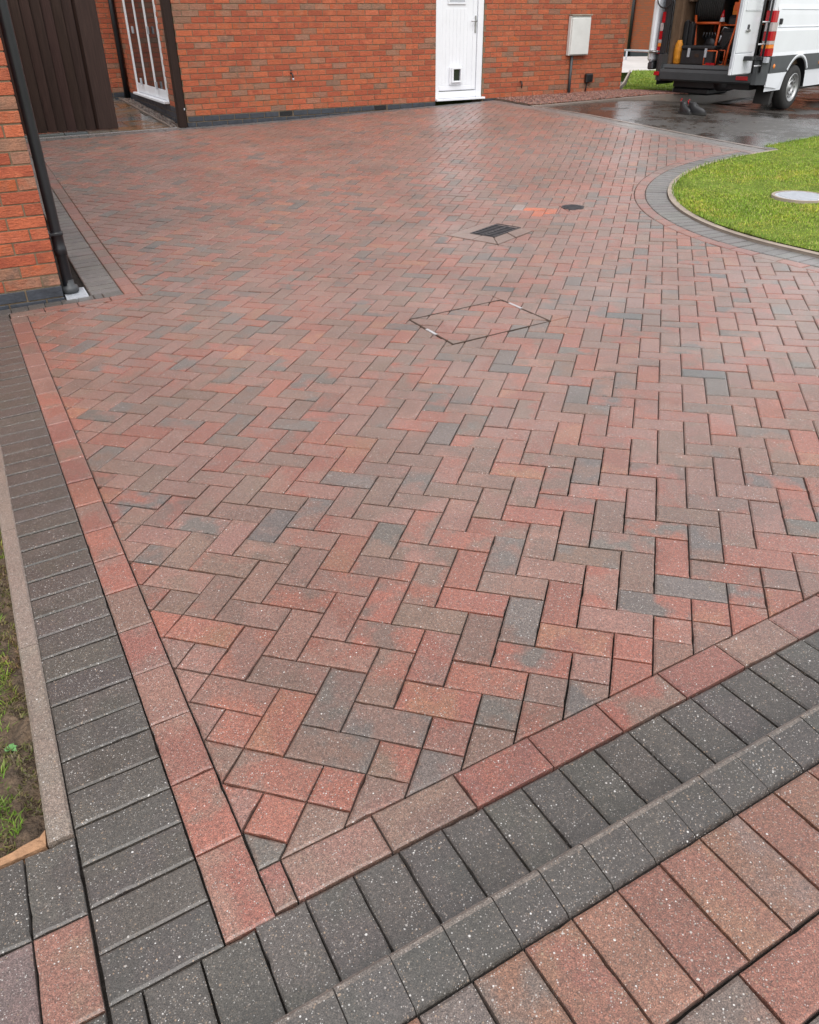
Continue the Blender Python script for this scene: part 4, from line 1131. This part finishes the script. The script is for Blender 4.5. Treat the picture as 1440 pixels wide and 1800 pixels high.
# second lawn patch beyond the corner
def l2z(u, v): return guv(u, v)-.10*sst((u-10.6)/2.5)+.01
def patch(name, pts, hf, mat, nn=10, kind='structure'):
    """quad patch (uv corners) as a grid"""
    a, b, c, d = pts; mb = MB(); V = []
    for j in range(nn+1):
        for i in range(nn+1):
            p = lerp(a, b, i/nn); q_ = lerp(d, c, i/nn); u, v = lerp(p, q_, j/nn); V.append((*uvxy(u, v), hf(u, v)))
    Fc = [(j*(nn+1)+i, j*(nn+1)+i+1, (j+1)*(nn+1)+i+1, (j+1)*(nn+1)+i) for j in range(nn) for i in range(nn)]
    mb.add(V, Fc); return mb.build(name, mat, kind=kind, smooth=True)
L2 = [(10.66, 10.68), (12.4, 10.15), (21, 14.2), (16.2, 16.4)]
patch('far_lawn', L2, l2z, 'lawn_base')
pts = []
while len(pts) < 26000:
    i, j = random.random(), random.random()**1.3; p = lerp(L2[0], L2[1], i); q_ = lerp(L2[3], L2[2], i); u, v = lerp(p, q_, j)
    if (u-15)**2+(v-13.6)**2*2 < .5: continue
    pts.append((*uvxy(u, v), l2z(u, v)-.004))
blades('far_lawn_grass', pts, .02, .05, .010, [(.20, .32, .03), (.25, .36, .04), (.17, .26, .03), (.30, .34, .07)], lean=1.0)
edging('far_lawn_edging', [(10.60, 10.72), (16.15, 16.4)], .035, -.1, .02, 'pale_edging', .9, hf=lambda x, y: l2z(*xyuv(x, y)))
patch('footpath', [(15.9, 16.45), (21.2, 14.25), (26.5, 20.0), (21.5, 23.5)], lambda u, v: guv(u, v)-.13+.018*(u-16)*.3, 'pale_concrete')

# house beyond
e = thing('brick_house', 'distant orange brick house seen between the far corner and the van', 'house', (*uvxy(24, 24), .1))
mb = MB(); uvwallbox(mb, 24, 33, 15, 34, -.3, 3.0); mb.build('wall', 'farbrick', e)
gable_roof('roof', e, 24, 33, 15, 34, 3.0, 1.4, 'v')  # unseen roofline lowered to let sky show in the wet road
uvbox('plinth', 'bluebrick', e, 23.97, 24.0, 15, 34, -.3, .28)
bx = uvbox('meter_box', 'meterbox', e, 23.83, 23.99, 23.00, 23.62, .95, 1.75, ch=.01)
uvbox('box_window', 'tool_black', bx, 23.82, 23.829, 23.02, 23.16, 1.42, 1.60)
MB(T=UVT).tube([(23.93, 23.45, .1), (23.93, 23.45, .95)], .035, 8).build('conduit', 'tool_black', e, smooth=True)
MB(T=UVT).tube([(23.93, 25.0, .1), (23.93, 25.0, 3.0)], .065, 10).build('downpipe', 'tool_black', e, smooth=True)
e = thing('low_rail', 'low pale metal rail behind the grass patch left of the van', 'rail', (*uvxy(20.5, 20), .1))
MB(T=UVT).tube([(20.3, 21.4, .50), (20.6, 17.0, .50)], .03, 10).build('rail_bar', 'clear_cover', e, smooth=True)
for vv in (21.3, 19.2, 17.1): MB(T=UVT).tube([(20.45, vv, -.1), (20.45, vv, .49)], .03, 8).build('rail_post', 'clear_cover', e, smooth=True)
mb = MB(T=UVT); mb.lathe([(0, .05), (.08, .04), (.14, 0), (.15, -.03)], (14.55, 11.9, l2z(14.55, 11.9)+.01), (0, 0, 1), 10); mb.build('stone', 'pale_concrete', smooth=True, label='white rounded stone on the edge of the far grass patch', cat='stone')
# ------------------------------------------------------------------ van
VH = math.radians(60); VF = (math.cos(VH), math.sin(VH)); VR = (math.sin(VH), -math.cos(VH))
VO = (2.20803, 13.77816); VZ = .066
def vt(a, b, z): return (VO[0]+VF[0]*a-VR[0]*b, VO[1]+VF[1]*a-VR[1]*b, VZ+z)
van = thing('parked_van', 'white panel van parked with its back doors open and a ladder on one door', 'van', vt(3, 1, 0))
def vb(name, mat, parent, a0, a1, b0, b1, z0, z1, ch=0, **k):
    return MB(T=vt).box(a0, a1, b0, b1, z0, z1, ch=ch).build(name, mat, parent, **k)
# side profile: lateral inset by height
def inset_at(z): return float(np.interp(z, [.3, .58, .62, .84, .87, 1.22, 1.25, 1.48, 1.51, 2.0, 2.5], [.02, .0, -.008, -.008, .0, .004, .018, .03, .042, .085, .15]))
WA, WR = 1.19, .47          # wheel centre, arch radius
WB = 3.665
def side(name, sgn, mat, z_lo, z_hi, a_lo, a_hi, off=0, na=70, nz=18, parent=van, arch=WR):
    mb = MB(T=vt); V = []; nzs = list(np.linspace(z_lo, z_hi, nz)); idx = {}
    As = sorted(set(list(np.linspace(a_lo, a_hi, na))))
    for i, a in enumerate(As):
        for j, z in enumerate(nzs):
            zz = z
            for wc in (WA, WA+WB):
                d = abs(a-wc)
                if d < arch:
                    zmin = .345+math.sqrt(arch**2-d*d)
                    if zmin > zz: zz = min(zmin, z_hi)
            b = inset_at(zz)-off
            b = b if sgn > 0 else 1.98-b
            ya = a
            V.append((ya, b, zz))
    Fc = []
    n = len(nzs)
    for i in range(len(As)-1):
        for j in range(n-1):
            q = (i*n+j, (i+1)*n+j, (i+1)*n+j+1, i*n+j+1)
            zs = [V[k][2] for k in q]
            if max(zs)-min(zs) < 1e-4: continue
            Fc.append(q if sgn > 0 else q[::-1])
    mb.add(V, Fc); return mb.build(name, mat, parent, smooth=False)
VL = 5.55
body = side('side_panel', 1, 'white_paint', .60, 2.45, .13, VL, nz=26, na=110)
side('side_panel', -1, 'white_paint', .60, 2.45, .13, VL, nz=26, na=110)
side('side_cladding', 1, 'grey_plastic', .60, .845, .13, VL-.6, off=.012, nz=5, na=110, arch=WR-.02)
side('sill_panel', 1, 'white_paint', .335, .598, .13, VL-.6, off=.004, nz=5, na=120, arch=WR-.02)
side('side_cladding', -1, 'grey_plastic', .36, .845, .13, VL-.6, off=.012, nz=5, na=110, arch=WR-.02)
vb('roof', 'white_paint', van, .13, VL, .15, 1.83, 2.40, 2.46, ch=.02)
vb('load_floor', 'ply', van, .12, 3.2, .16, 1.82, .60, .685)
vb('inner_lining', 'ply', van, .20, 3.2, 1.80, 1.86, .69, 2.39)
vb('inner_lining', 'ply', van, .20, 3.2, .12, .16, .69, 2.39)
for k in range(5): vb('lining_rib', 'ply', van, .35+k*.55, .42+k*.55, 1.765, 1.80, .69, 2.38)
vb('bulkhead', 'ply', van, 3.2, 3.24, .16, 1.82, .6, 2.4)
vb('bonnet', 'white_paint', van, VL, VL+.55, .10, 1.88, .5, 1.15, ch=.06)
vb('windscreen', 'glass', van, VL-.02, VL+.02, .18, 1.80, 1.2, 2.1)
vb('underbody', 'tool_black', van, .20, VL, .30, 1.68, .34, .59)
vb('fuel_tank', 'tool_black', van, 2.0, 3.2, .2, .9, .27, .335, ch=.02)
MB(T=vt).tube([(.18, .8, .42), (.75, .8, .42)], .12, 12).build('silencer', 'iron', van, smooth=True)
vb('spare_wheel_carrier', 'tool_black', van, .25, .95, 1.02, 1.72, .22, .335, ch=.03)
# dark wheel housings
for wc in (WA, WA+WB):
    for b0, b1 in ((.30, .34), (1.64, 1.68)): vb('wheel_housing', 'tool_black', van, wc-.5, wc+.5, b0, b1, .3, .95)
    mb = MB(T=vt); n = 12; V = []
    for k in range(n+1):
        t = math.pi*k/n; V += [(wc+math.cos(t)*(WR-.005), .012, .345+math.sin(t)*(WR-.005)), (wc+math.cos(t)*(WR-.005), .33, .345+math.sin(t)*(WR-.005))]
    mb.add(V, [(2*k, 2*k+1, 2*k+3, 2*k+2) for k in range(n)]).build('arch_liner', 'tool_black', van, smooth=True)
    # flared lip above the arch
    mb = MB(T=vt); V = []; n = 22
    for k in range(n+1):
        t = math.pi*(.02+.96*k/n); ca, sa = math.cos(t), math.sin(t)
        for r, o_ in ((WR-.004, .01), (WR-.002, -.018), (WR+.03, -.014), (WR+.075, -.003)):
            z = .345+sa*r; V.append((wc+ca*r, (inset_at(z) if z > .5 else .0)+o_, z))
    Fc = [(k*4+j, (k+1)*4+j, (k+1)*4+j+1, k*4+j+1) for k in range(4, n-4) for j in range(3)]
    mb.add(V, Fc).build('arch_flare', 'white_paint', van, smooth=True)
# bumper
mb = MB(T=vt)
pr = [(-.02, .44), (-.07, .47), (-.085, .58), (-.075, .625), (-.02, .632), (.0, .70), (.13, .70), (.13, .44)]
def bumper(b0, b1, topz):
    V = []; n = len(pr)
    for b in (b0, b1):
        for a, z in pr: V.append((a, b, z if z < .69 else topz))
    return mb.add(V, [(i, (i+1) % n, n+(i+1) % n, n+i) for i in range(n)]+[tuple(range(n))[::-1], tuple(range(n, 2*n))])
bumper(.17, 1.81, .69); mb.build('bumper', 'grey_plastic', van)
for b0, b1, s_ in ((-.008, .168, 1), (1.812, 1.988, -1)):
    mb = MB(T=vt); c0, c1 = (b0, b1) if s_ > 0 else (b1, b0)
    P = [(.36, c0), (.10, c0), (.0, c0+s_*.045), (-.06, c0+s_*.11), (-.075, c1), (.13, c1)]
    n = len(P); V = [(a+ (.02 if z == .44 else 0), b, z) for z in (.44, .62, .845) for a, b in P]
    Fc = [tuple(range(n))[::-1], tuple(range(2*n, 3*n))]
    for r in range(2): Fc += [(r*n+i, r*n+(i+1) % n, (r+1)*n+(i+1) % n, (r+1)*n+i) for i in range(n)]
    mb.add(V, Fc).build('bumper_corner', 'grey_plastic', van)
vb('step_plate', 'iron', van, -.06, .12, .3, 1.75, .633, .642)
vb('reflector', 'red_lens', van, -.0905, -.06, .22, .42, .50, .56, ch=.004)
vb('reflector', 'red_lens', van, -.086, -.04, 1.83, 1.93, .52, .58, ch=.004)
MB(T=vt).add([(.11, -.014, .60), (.11, -.014, .41), (.52, -.014, .37), (.80, -.014, .60), (.11, .01, .60), (.11, .01, .41), (.52, .01, .37), (.80, .01, .60)], [(0, 1, 2, 3), (4, 7, 6, 5), (0, 4, 5, 1), (1, 5, 6, 2), (2, 6, 7, 3)]).build('lower_corner_panel', 'white_paint', van)
for a in (.26, 2.07):
    MB(T=vt).lathe([(0, .016), (.022, .014), (.034, .004), (.036, 0)], (a, -.018, .70), (-VR[0]*0, -1, 0), 18).build('marker_lamp', 'amber', van, smooth=True)
# mud flap
MB(T=vt).add([(.50, .03, .42), (.62, .03, .50), (.52, .03, .13), (.44, .03, .13), (.50, .30, .42), (.62, .30, .50), (.52, .30, .13), (.44, .30, .13)], [(0, 1, 2, 3), (4, 7, 6, 5), (0, 3, 7, 4), (1, 5, 6, 2), (3, 2, 6, 7), (0, 4, 5, 1)]).build('mud_flap', 'rubber', van)
# crease moulding, fuel knob
MB(T=vt).tube([(.19, inset_at(1.245)-.002, 1.245), (3.4, inset_at(1.235)-.002, 1.235)], .006, 6).build('body_crease', 'clear_cover', van)
MB(T=vt).tube([(.24, inset_at(1.49)-.002, 1.49), (3.4, inset_at(1.48)-.002, 1.48)], .004, 6).build('body_crease', 'clear_cover', van)
vb('door_stop', 'tool_black', van, .215, .265, -.02, .03, 1.28, 1.365, ch=.012)
# wheels
def wheel(a, side_):
    bc = .10 if side_ > 0 else 1.88
    s_ = -1 if side_ > 0 else 1       # outward direction in b
    w_ = MB(T=vt).lathe([(.20, -.10), (.255, -.108), (.315, -.095), (.338, -.07), (.345, -.03), (.345, .03), (.338, .07), (.315, .095), (.255, .108), (.215, .10)], (a, bc, .345), (0, s_, 0), 40)
    t = w_.build('wheel', 'rubber', van, smooth=True)
    MB(T=vt).lathe([(.215, .085), (.222, .105), (.208, .112), (.198, .085), (.188, .072), (.120, .070)], (a, bc, .345), (0, s_, 0), 40).build('rim', 'steel', t, smooth=True)
    MB(T=vt).lathe([(.119, .070), (.112, .082), (.10, .088), (.085, .080), (.075, .06), (.06, .052), (.045, .06), (.04, .075), (0, .076)], (a, bc, .345), (0, s_, 0), 30).build('hub', 'steel', t, smooth=True)
    for k in range(14):
        q = 2*math.pi*k/14; c = math.cos(q), math.sin(q)
        mb = MB(T=vt); V = []
        for rr, hw in ((.130, .011), (.168, .015)):
            for sg in (-1, 1):
                for dd in (.066, .074): V.append((a+c[0]*rr-c[1]*hw*sg, bc+s_*dd, .345+c[1]*rr+c[0]*hw*sg))
        mb.add(V, [(0, 2, 6, 4), (1, 5, 7, 3), (0, 1, 3, 2), (4, 6, 7, 5), (0, 4, 5, 1), (2, 3, 7, 6)]).build('rim_slot', 'tool_black', t)
    for k in range(6):
        q = 2*math.pi*k/6; MB(T=vt).lathe([(.0, .064), (.009, .063), (.009, .05)], (a+math.cos(q)*.062, bc, .345+math.sin(q)*.062), (0, s_, 0), 8).build('wheel_nut', 'iron', t)
for a in (WA, WA+WB):
    wheel(a, 1); wheel(a, -1)
MB(T=vt).tube([(WA, .2, .345), (WA, 1.78, .345)], .06, 10).build('axle', 'tool_black', van)
# rear pillars and lamps
for b0, b1 in ((.004, .135), (1.845, 1.976)):
    p = vb('rear_pillar', 'white_paint' if b0 < 1 else 'tool_black', van, .02, .129, b0+(.03 if b0 < 1 else 0), b1-(0 if b0 < 1 else .03), .846, 2.42, ch=.012)
    bands = [(.85, .955, 'red_lens'), (.958, 1.01, 'amber'), (1.013, 1.06, 'clear_lens'), (1.063, 1.19, 'red_lens'), (1.193, 1.31, 'clear_lens'), (1.313, 1.47, 'red_lens')]
    for z0_, z1_, mt in bands:
        if b0 < 1: P = [(.135, -.006), (.04, -.004), (.005, .02), (-.004, .13), (.1, .13)]
        else: P = [(.135, 1.986), (.04, 1.984), (.005, 1.975), (-.004, 1.925), (.1, 1.925)]
        iz = inset_at(z0_); iz = iz if b0 < 1 else -iz
        n = len(P); V = [(a, b+iz, z) for z in (z0_, z1_) for a, b in P]
        MB(T=vt).add(V, [tuple(range(n)), tuple(range(n, 2*n))]+[(i, (i+1) % n, n+(i+1) % n, n+i) for i in range(n)]).build('tail_lamp', mt, van)
    bb = (.136, .165) if b0 < 1 else (1.815, 1.844)
    vb('door_seal', 'tool_black', van, .02, .06, bb[0], bb[1], .70, 2.38, ch=.006)
vb('rear_header', 'white_paint', van, .02, .13, .136, 1.844, 2.36, 2.44)
# right door, swung to ninety degrees, outer skin facing right
dr_ = vb('rear_door', 'white_paint', van, -.72, -.02, .205, .262, .60, 2.36, ch=.012)
vb('door_skin', 'white_paint', dr_, -.71, -.13, .190, .204, .905, 2.34, ch=.010)
vb('door_skin', 'white_paint', dr_, -.71, -.03, .188, .204, .61, .895, ch=.006)
vb('window_pressing', 'white_paint', dr_, -.64, -.14, .180, .1895, 1.47, 2.25, ch=.009)
vb('edge_channel', 'clear_cover', dr_, -.725, -.72, .215, .255, .70, 2.3)
h_ = vb('door_handle', 'steel', dr_, -.53, -.40, .165, .189, 1.19, 1.225, ch=.008)
vb('handle_plate', 'dull_metal', h_, -.49, -.43, .176, .1895, 1.20, 1.29, ch=.006)
vb('door_hinge', 'iron', dr_, -.12, .03, .15, .18, .80, .86, ch=.006)
vb('hinge_plate', 'clear_cover', dr_, -.03, .06, -.012, .12, .755, .835, ch=.004)
# ladder
ld = MB(T=vt).tube([(-.33, .06, .62), (-.33, .06, 2.4)], .017, 10).build('ladder', 'tool_black', dr_, smooth=True)
MB(T=vt).tube([(-.05, .06, .62), (-.05, .06, 2.4)], .017, 10).build('ladder_rail', 'tool_black', ld, smooth=True)
for k in range(6): MB(T=vt).tube([(-.33, .06, .72+.30*k), (-.05, .06, .72+.30*k)], .012, 8).build('rung', 'galv', ld, smooth=True)
vb('ladder_bracket', 'tool_black', dr_, -.44, -.28, .05, .187, .80, .86, ch=.01)
vb('ladder_bracket', 'tool_black', dr_, -.10, -.02, .05, .187, .79, .85, ch=.01)
# left door folded back along the flank
dl_ = vb('rear_door', 'white_paint', van, -.02, .82, 2.03, 2.15, .72, 2.36, ch=.04)
vb('door_skin', 'clear_cover', dl_, .00, .80, 2.012, 2.029, .76, 2.3)
vb('door_foot', 'dull_metal', dl_, .0, .78, 2.02, 2.13, .60, .719, ch=.02)
vb('door_hinge', 'steel', dl_, -.05, .06, 1.93, 2.10, .86, .90, ch=.008)
MB(T=vt).tube([(-.03, 1.94, .88), (-.09, 2.0, .88), (-.05, 2.08, .88)], .014, 8).build('hinge_arm', 'steel', dl_, smooth=True)
ls = [(-.04+.0, 1.92+.14*math.cos(t), 1.66+.13*math.sin(t)) for t in np.linspace(math.pi, 2*math.pi, 14)]
MB(T=vt).tube(ls, .012, 8).build('hanging_hose', 'tool_black', dl_, smooth=True)

# ---- things in the van
FLZ = .686
def vthing(name, label, cat, a, b, z=FLZ): return thing(name, label, cat, vt(a, b, z))
# orange dry bag
mb = MB(T=vt); n = 14; V = []; lev = [(0, .06, .05), (.02, .085, .065), (.12, .09, .07), (.22, .088, .068), (.30, .078, .055), (.345, .055, .03), (.365, .05, .02)]
for z, rb_, ra_ in lev:
    for k in range(n):
        t = 2*math.pi*k/n; wob = 1+.07*math.sin(3*t+z*30)+.04*math.sin(7*t+z*50)
        V.append((.29+ra_*math.cos(t)*wob, 1.725+rb_*math.sin(t)*wob*.85, FLZ+z))
mb.add(V, [(r*n+k, r*n+(k+1) % n, (r+1)*n+(k+1) % n, (r+1)*n+k) for r in range(len(lev)-1) for k in range(n)]+[tuple(range(n))[::-1], tuple(range((len(lev)-1)*n, len(lev)*n))])
mb.build('kit_bag', 'yellow_bag', smooth=True, label='orange yellow fabric bag standing at the left side of the van floor', cat='bag')
# tool case
tc = vthing('tool_case', 'wide black tool case with two pale latches on the van floor', 'tool case', .28, 1.33)
vb('case_body', 'tool_black', tc, .20, .42, 1.02, 1.62, FLZ, .91, ch=.015)
vb('case_lid', 'tool_black', tc, .19, .43, 1.01, 1.63, .914, .975, ch=.018)
for b in (1.16, 1.47):
    vb('latch', 'clear_cover', tc, .178, .199, b-.022, b+.022, .80, .935, ch=.004)
vb('case_badge', 'rust', tc, .194, .199, 1.28, 1.36, .80, .85)
# two upright cases
for i, (b, lb) in enumerate(((1.735, 'tall dark upright case nearest the plywood lining in the van'), (1.635, 'tall dark upright case beside the orange rack in the van'))):
    c_ = vb('upright_case', 'tool_black', None, .44, .56, b-.045, b+.045, FLZ, 1.33-.03*i, ch=.02); c_['label'] = lb; c_['category'] = 'case'; c_['group'] = 'upright black cases in the van'
    mb = MB(T=vt); 
    vb('case_handle', 'grey_plastic', c_, .46, .54, b-.012, b+.012, 1.331-.03*i, 1.35-.03*i)
# orange rack
vt_body = vt
vt = lambda a, b, z: vt_body(a-.08, b+.20, z)
rk = vthing('equipment_rack', 'orange tubular steel rack holding machinery in the back of the van', 'rack', 1.0, 1.1)
def vtube(name, mat, parent, pts, r, n=8): return MB(T=vt).tube(pts, r, n).build(name, mat, parent, smooth=True)
for a in (.75, 1.45):
    vtube('rack_post', 'orange', rk, [(a, 1.50, 1.42), (a, 1.43, .95), (a, 1.42, FLZ)], .021)
    vtube('rack_post', 'orange', rk, [(a, 1.02, 1.42), (a, 1.05, .95), (a, 1.06, FLZ)], .021)
    vtube('rack_rail', 'orange', rk, [(a, 1.49, 1.30), (a, 1.03, 1.30)], .021)
    vtube('rack_rail', 'orange', rk, [(a, 1.03, 1.27), (a, .55, 1.27)], .010)
vtube('rack_rail', 'orange', rk, [(.75, 1.49, 1.30), (1.45, 1.49, 1.30)], .018)
vtube('rack_rail', 'orange', rk, [(.75, 1.03, 1.30), (1.45, 1.03, 1.30)], .018)
vtube('rack_hoop', 'orange', rk, [(.50, .62, 2.2), (.50, .63, 1.7), (.50, .62, 1.25), (.46, .66, .95), (.42, .66, FLZ)], .017)
vb('rack_plate', 'orange', rk, .60, .62, .66, .76, 1.48, 1.60, ch=.004)
vb('rack_plate', 'amber', rk, .9, .92, .82, .92, 1.40, 1.56, ch=.004)
# hose reel
hr = vthing('hose_reel', 'big black hose reel on top of the orange rack', 'hose reel', 1.0, 1.27, 1.33)
for b in (1.00, 1.50): MB(T=vt).lathe([(.03, 0), (.235, 0), (.245, .008), (.235, .016), (.03, .016)], (.95, b, 1.545), (0, 1, 0), 32).build('reel_flange', 'tool_black', hr, smooth=False)
MB(T=vt).lathe([(.06, 0), (.06, .45)], (.95, 1.02, 1.545), (0, 1, 0), 20).build('reel_drum', 'iron', hr, smooth=True)
for lay, rr in ((0, .212), (1, .178)):
    mb = MB(T=vt); nn = 14
    for q in range(nn):
        mb.tube([(.95+rr*math.cos(t), 1.04+q*.0335+(t/6.283)*.004, 1.545+rr*math.sin(t)) for t in np.linspace(0, 2*math.pi, 29)], .0165, 8, cap=False)
    mb.build('wound_hose', 'rubber', hr, smooth=True)
# pump machinery
pm = vthing('pump_unit', 'dark pump unit with brass fittings between the orange rack posts', 'pump', 1.1, 1.25, FLZ)
vb('engine_block', 'tool_black', pm, .95, 1.35, 1.1, 1.40, .72, 1.02, ch=.03)
MB(T=vt).lathe([(.02, 0), (.10, .0), (.105, .05), (.09, .07), (0, .07)], (.93, 1.22, .98), (-1, 0, 0), 20).build('recoil_cover', 'iron', pm, smooth=True)
for k in range(9): vb('cooling_fin', 'dull_metal', pm, .93, 1.30, 1.12+k*.03, 1.128+k*.03, 1.03, 1.12)
for k in range(5):
    vtube('pipe_fitting', 'dull_metal', pm, [(.9, 1.12+.06*k, 1.06+.02*(k % 2)), (.86, 1.13+.06*k, 1.10), (.84, 1.14+.05*k, 1.16)], .012)
p2 = vthing('water_tank', 'black machine with hoses at the right side of the van load space', 'machine', .9, .75, FLZ)
vb('tank_body', 'tool_black', p2, .70, 1.40, .50, .98, .80, 1.22, ch=.05)
vb('tank_top', 'tool_black', p2, .80, 1.30, .60, .95, 1.23, 1.42, ch=.05)
vtube('hose', 'tool_black', p2, [(.68, .95, .9), (.55, .93, .88), (.50, .88, .78), (.55, .80, .71), (.62, .70, .75)], .022)
vtube('hose', 'tool_black', p2, [(.70, .70, 1.3), (.60, .72, 1.1), (.60, .80, .95), (.66, .86, .85)], .018)
vtube('lance', 'steel', p2, [(.66, .80, 1.22), (.62, .88, 1.24), (.62, .92, 1.16)], .010)
vtube('lance', 'clear_cover', p2, [(.60, .90, 1.12), (.60, .92, 1.02)], .012)
tr_ = vthing('crate', 'small dark crate with orange red frame beside the black tool case', 'crate', .42, .88, FLZ)
for z in (.69, .90):
    for a in (.28, .55): vtube('crate_bar', 'orange', tr_, [(a, .98, z), (a, .76, z)], .010)
for a in (.28, .55):
    for b in (.98, .76): vtube('crate_bar', 'orange', tr_, [(a, b, .687), (a, b, .90)], .010)
vb('crate_core', 'tool_black', tr_, .33, .5, .80, .94, .70, .86, ch=.02)
cn = vthing('small_cone', 'small red cone with pale band standing on the orange rack', 'cone', .8, 1.0, 1.33)
MB(T=vt).lathe([(.045, 0), (.033, .06)], (.74, 1.0, 1.322), (0, 0, 1), 18).build('cone_base', 'clear_cover', cn, smooth=True)
MB(T=vt).lathe([(.033, .0605), (.012, .17), (.0, .172)], (.74, 1.0, 1.322), (0, 0, 1), 18).build('cone_tip', 'red_lens', cn, smooth=True)
vt = vt_body
bx_ = vb('loose_plank', 'ply', None, .5, 2.4, 1.70, 1.78, 1.62, 1.70, ch=.004); bx_['label'] = 'loose plank lying high along the left plywood lining of the van'; bx_['category'] = 'plank'
rg = MB(T=vt)
for k in range(30): 
    a, b = .14+random.random()*.05, .95+random.random()*.15
    rg.box(a, a+.03, b, b+.03, FLZ+.001, FLZ+.02+random.random()*.02)
rg.build('red_rag', 'red_lens', label='small red rag on the van floor edge below the tool case', cat='rag')

# boots standing behind the van
def boot(px, py, yaw, label, z):
    cs_, sn = math.cos(yaw), math.sin(yaw)
    def bt(x, y, z_): return (px+x*cs_-y*sn, py+x*sn+y*cs_, z+z_)
    e = thing('work_boot', label, 'boot', (px, py, z), group='pair of boots behind the van')
    mb = MB(T=bt)
    sole = [(-.13, -.035), (-.14, 0), (-.13, .035), (-.05, .036), (.04, .045), (.10, .042), (.145, .02), (.15, 0), (.145, -.02), (.10, -.042), (.04, -.045), (-.05, -.036)]
    mb.prism([(x*1.02, y*1.05) for x, y in sole], 0, .028).build('sole', 'rubber', e)
    mb = MB(T=bt); n = 16; V = []
    lv = [(.028, 0, .138, .043), (.055, 0, .136, .045), (.085, -.02, .112, .043), (.105, -.05, .080, .041), (.125, -.068, .060, .040), (.145, -.075, .055, .040), (.16, -.076, .056, .042)]
    for z_, xc, lx, ly in lv:
        for k in range(n):
            t = 2*math.pi*k/n; V.append((xc+lx*math.cos(t), ly*math.sin(t), z_))
    for k in range(n):
        t = 2*math.pi*k/n; V.append((-.08+.045*math.cos(t), .033*math.sin(t), .135))
    L = len(lv)+1
    mb.add(V, [(r*n+k, r*n+(k+1) % n, (r+1)*n+(k+1) % n, (r+1)*n+k) for r in range(L-1) for k in range(n)]+[tuple((L-1)*n+k for k in range(n))])
    mb.build('upper', 'tool_black', e, smooth=True)
    for q in range(3): MB(T=bt).tube([(.03-.018*q, -.03, .092+q*.018), (.03-.018*q, .03, .092+q*.018)], .004, 6).build('lace', 'grey_plastic', e)
    MB(T=bt).tube([(-.13, 0, .13), (-.15, 0, .175), (-.125, 0, .19)], .008, 6).build('pull_loop', 'red_lens', e)
bx0, by0 = uvxy(9.25, 7.66); bzz = rz(bx0, by0)-.010
boot(bx0-.09, by0+.02, math.radians(-60), 'black work boot with red pull loop standing left on the wet road behind the van', bzz)
boot(bx0+.07, by0-.03, math.radians(-25), 'black work boot standing right on the wet road behind the van', bzz)
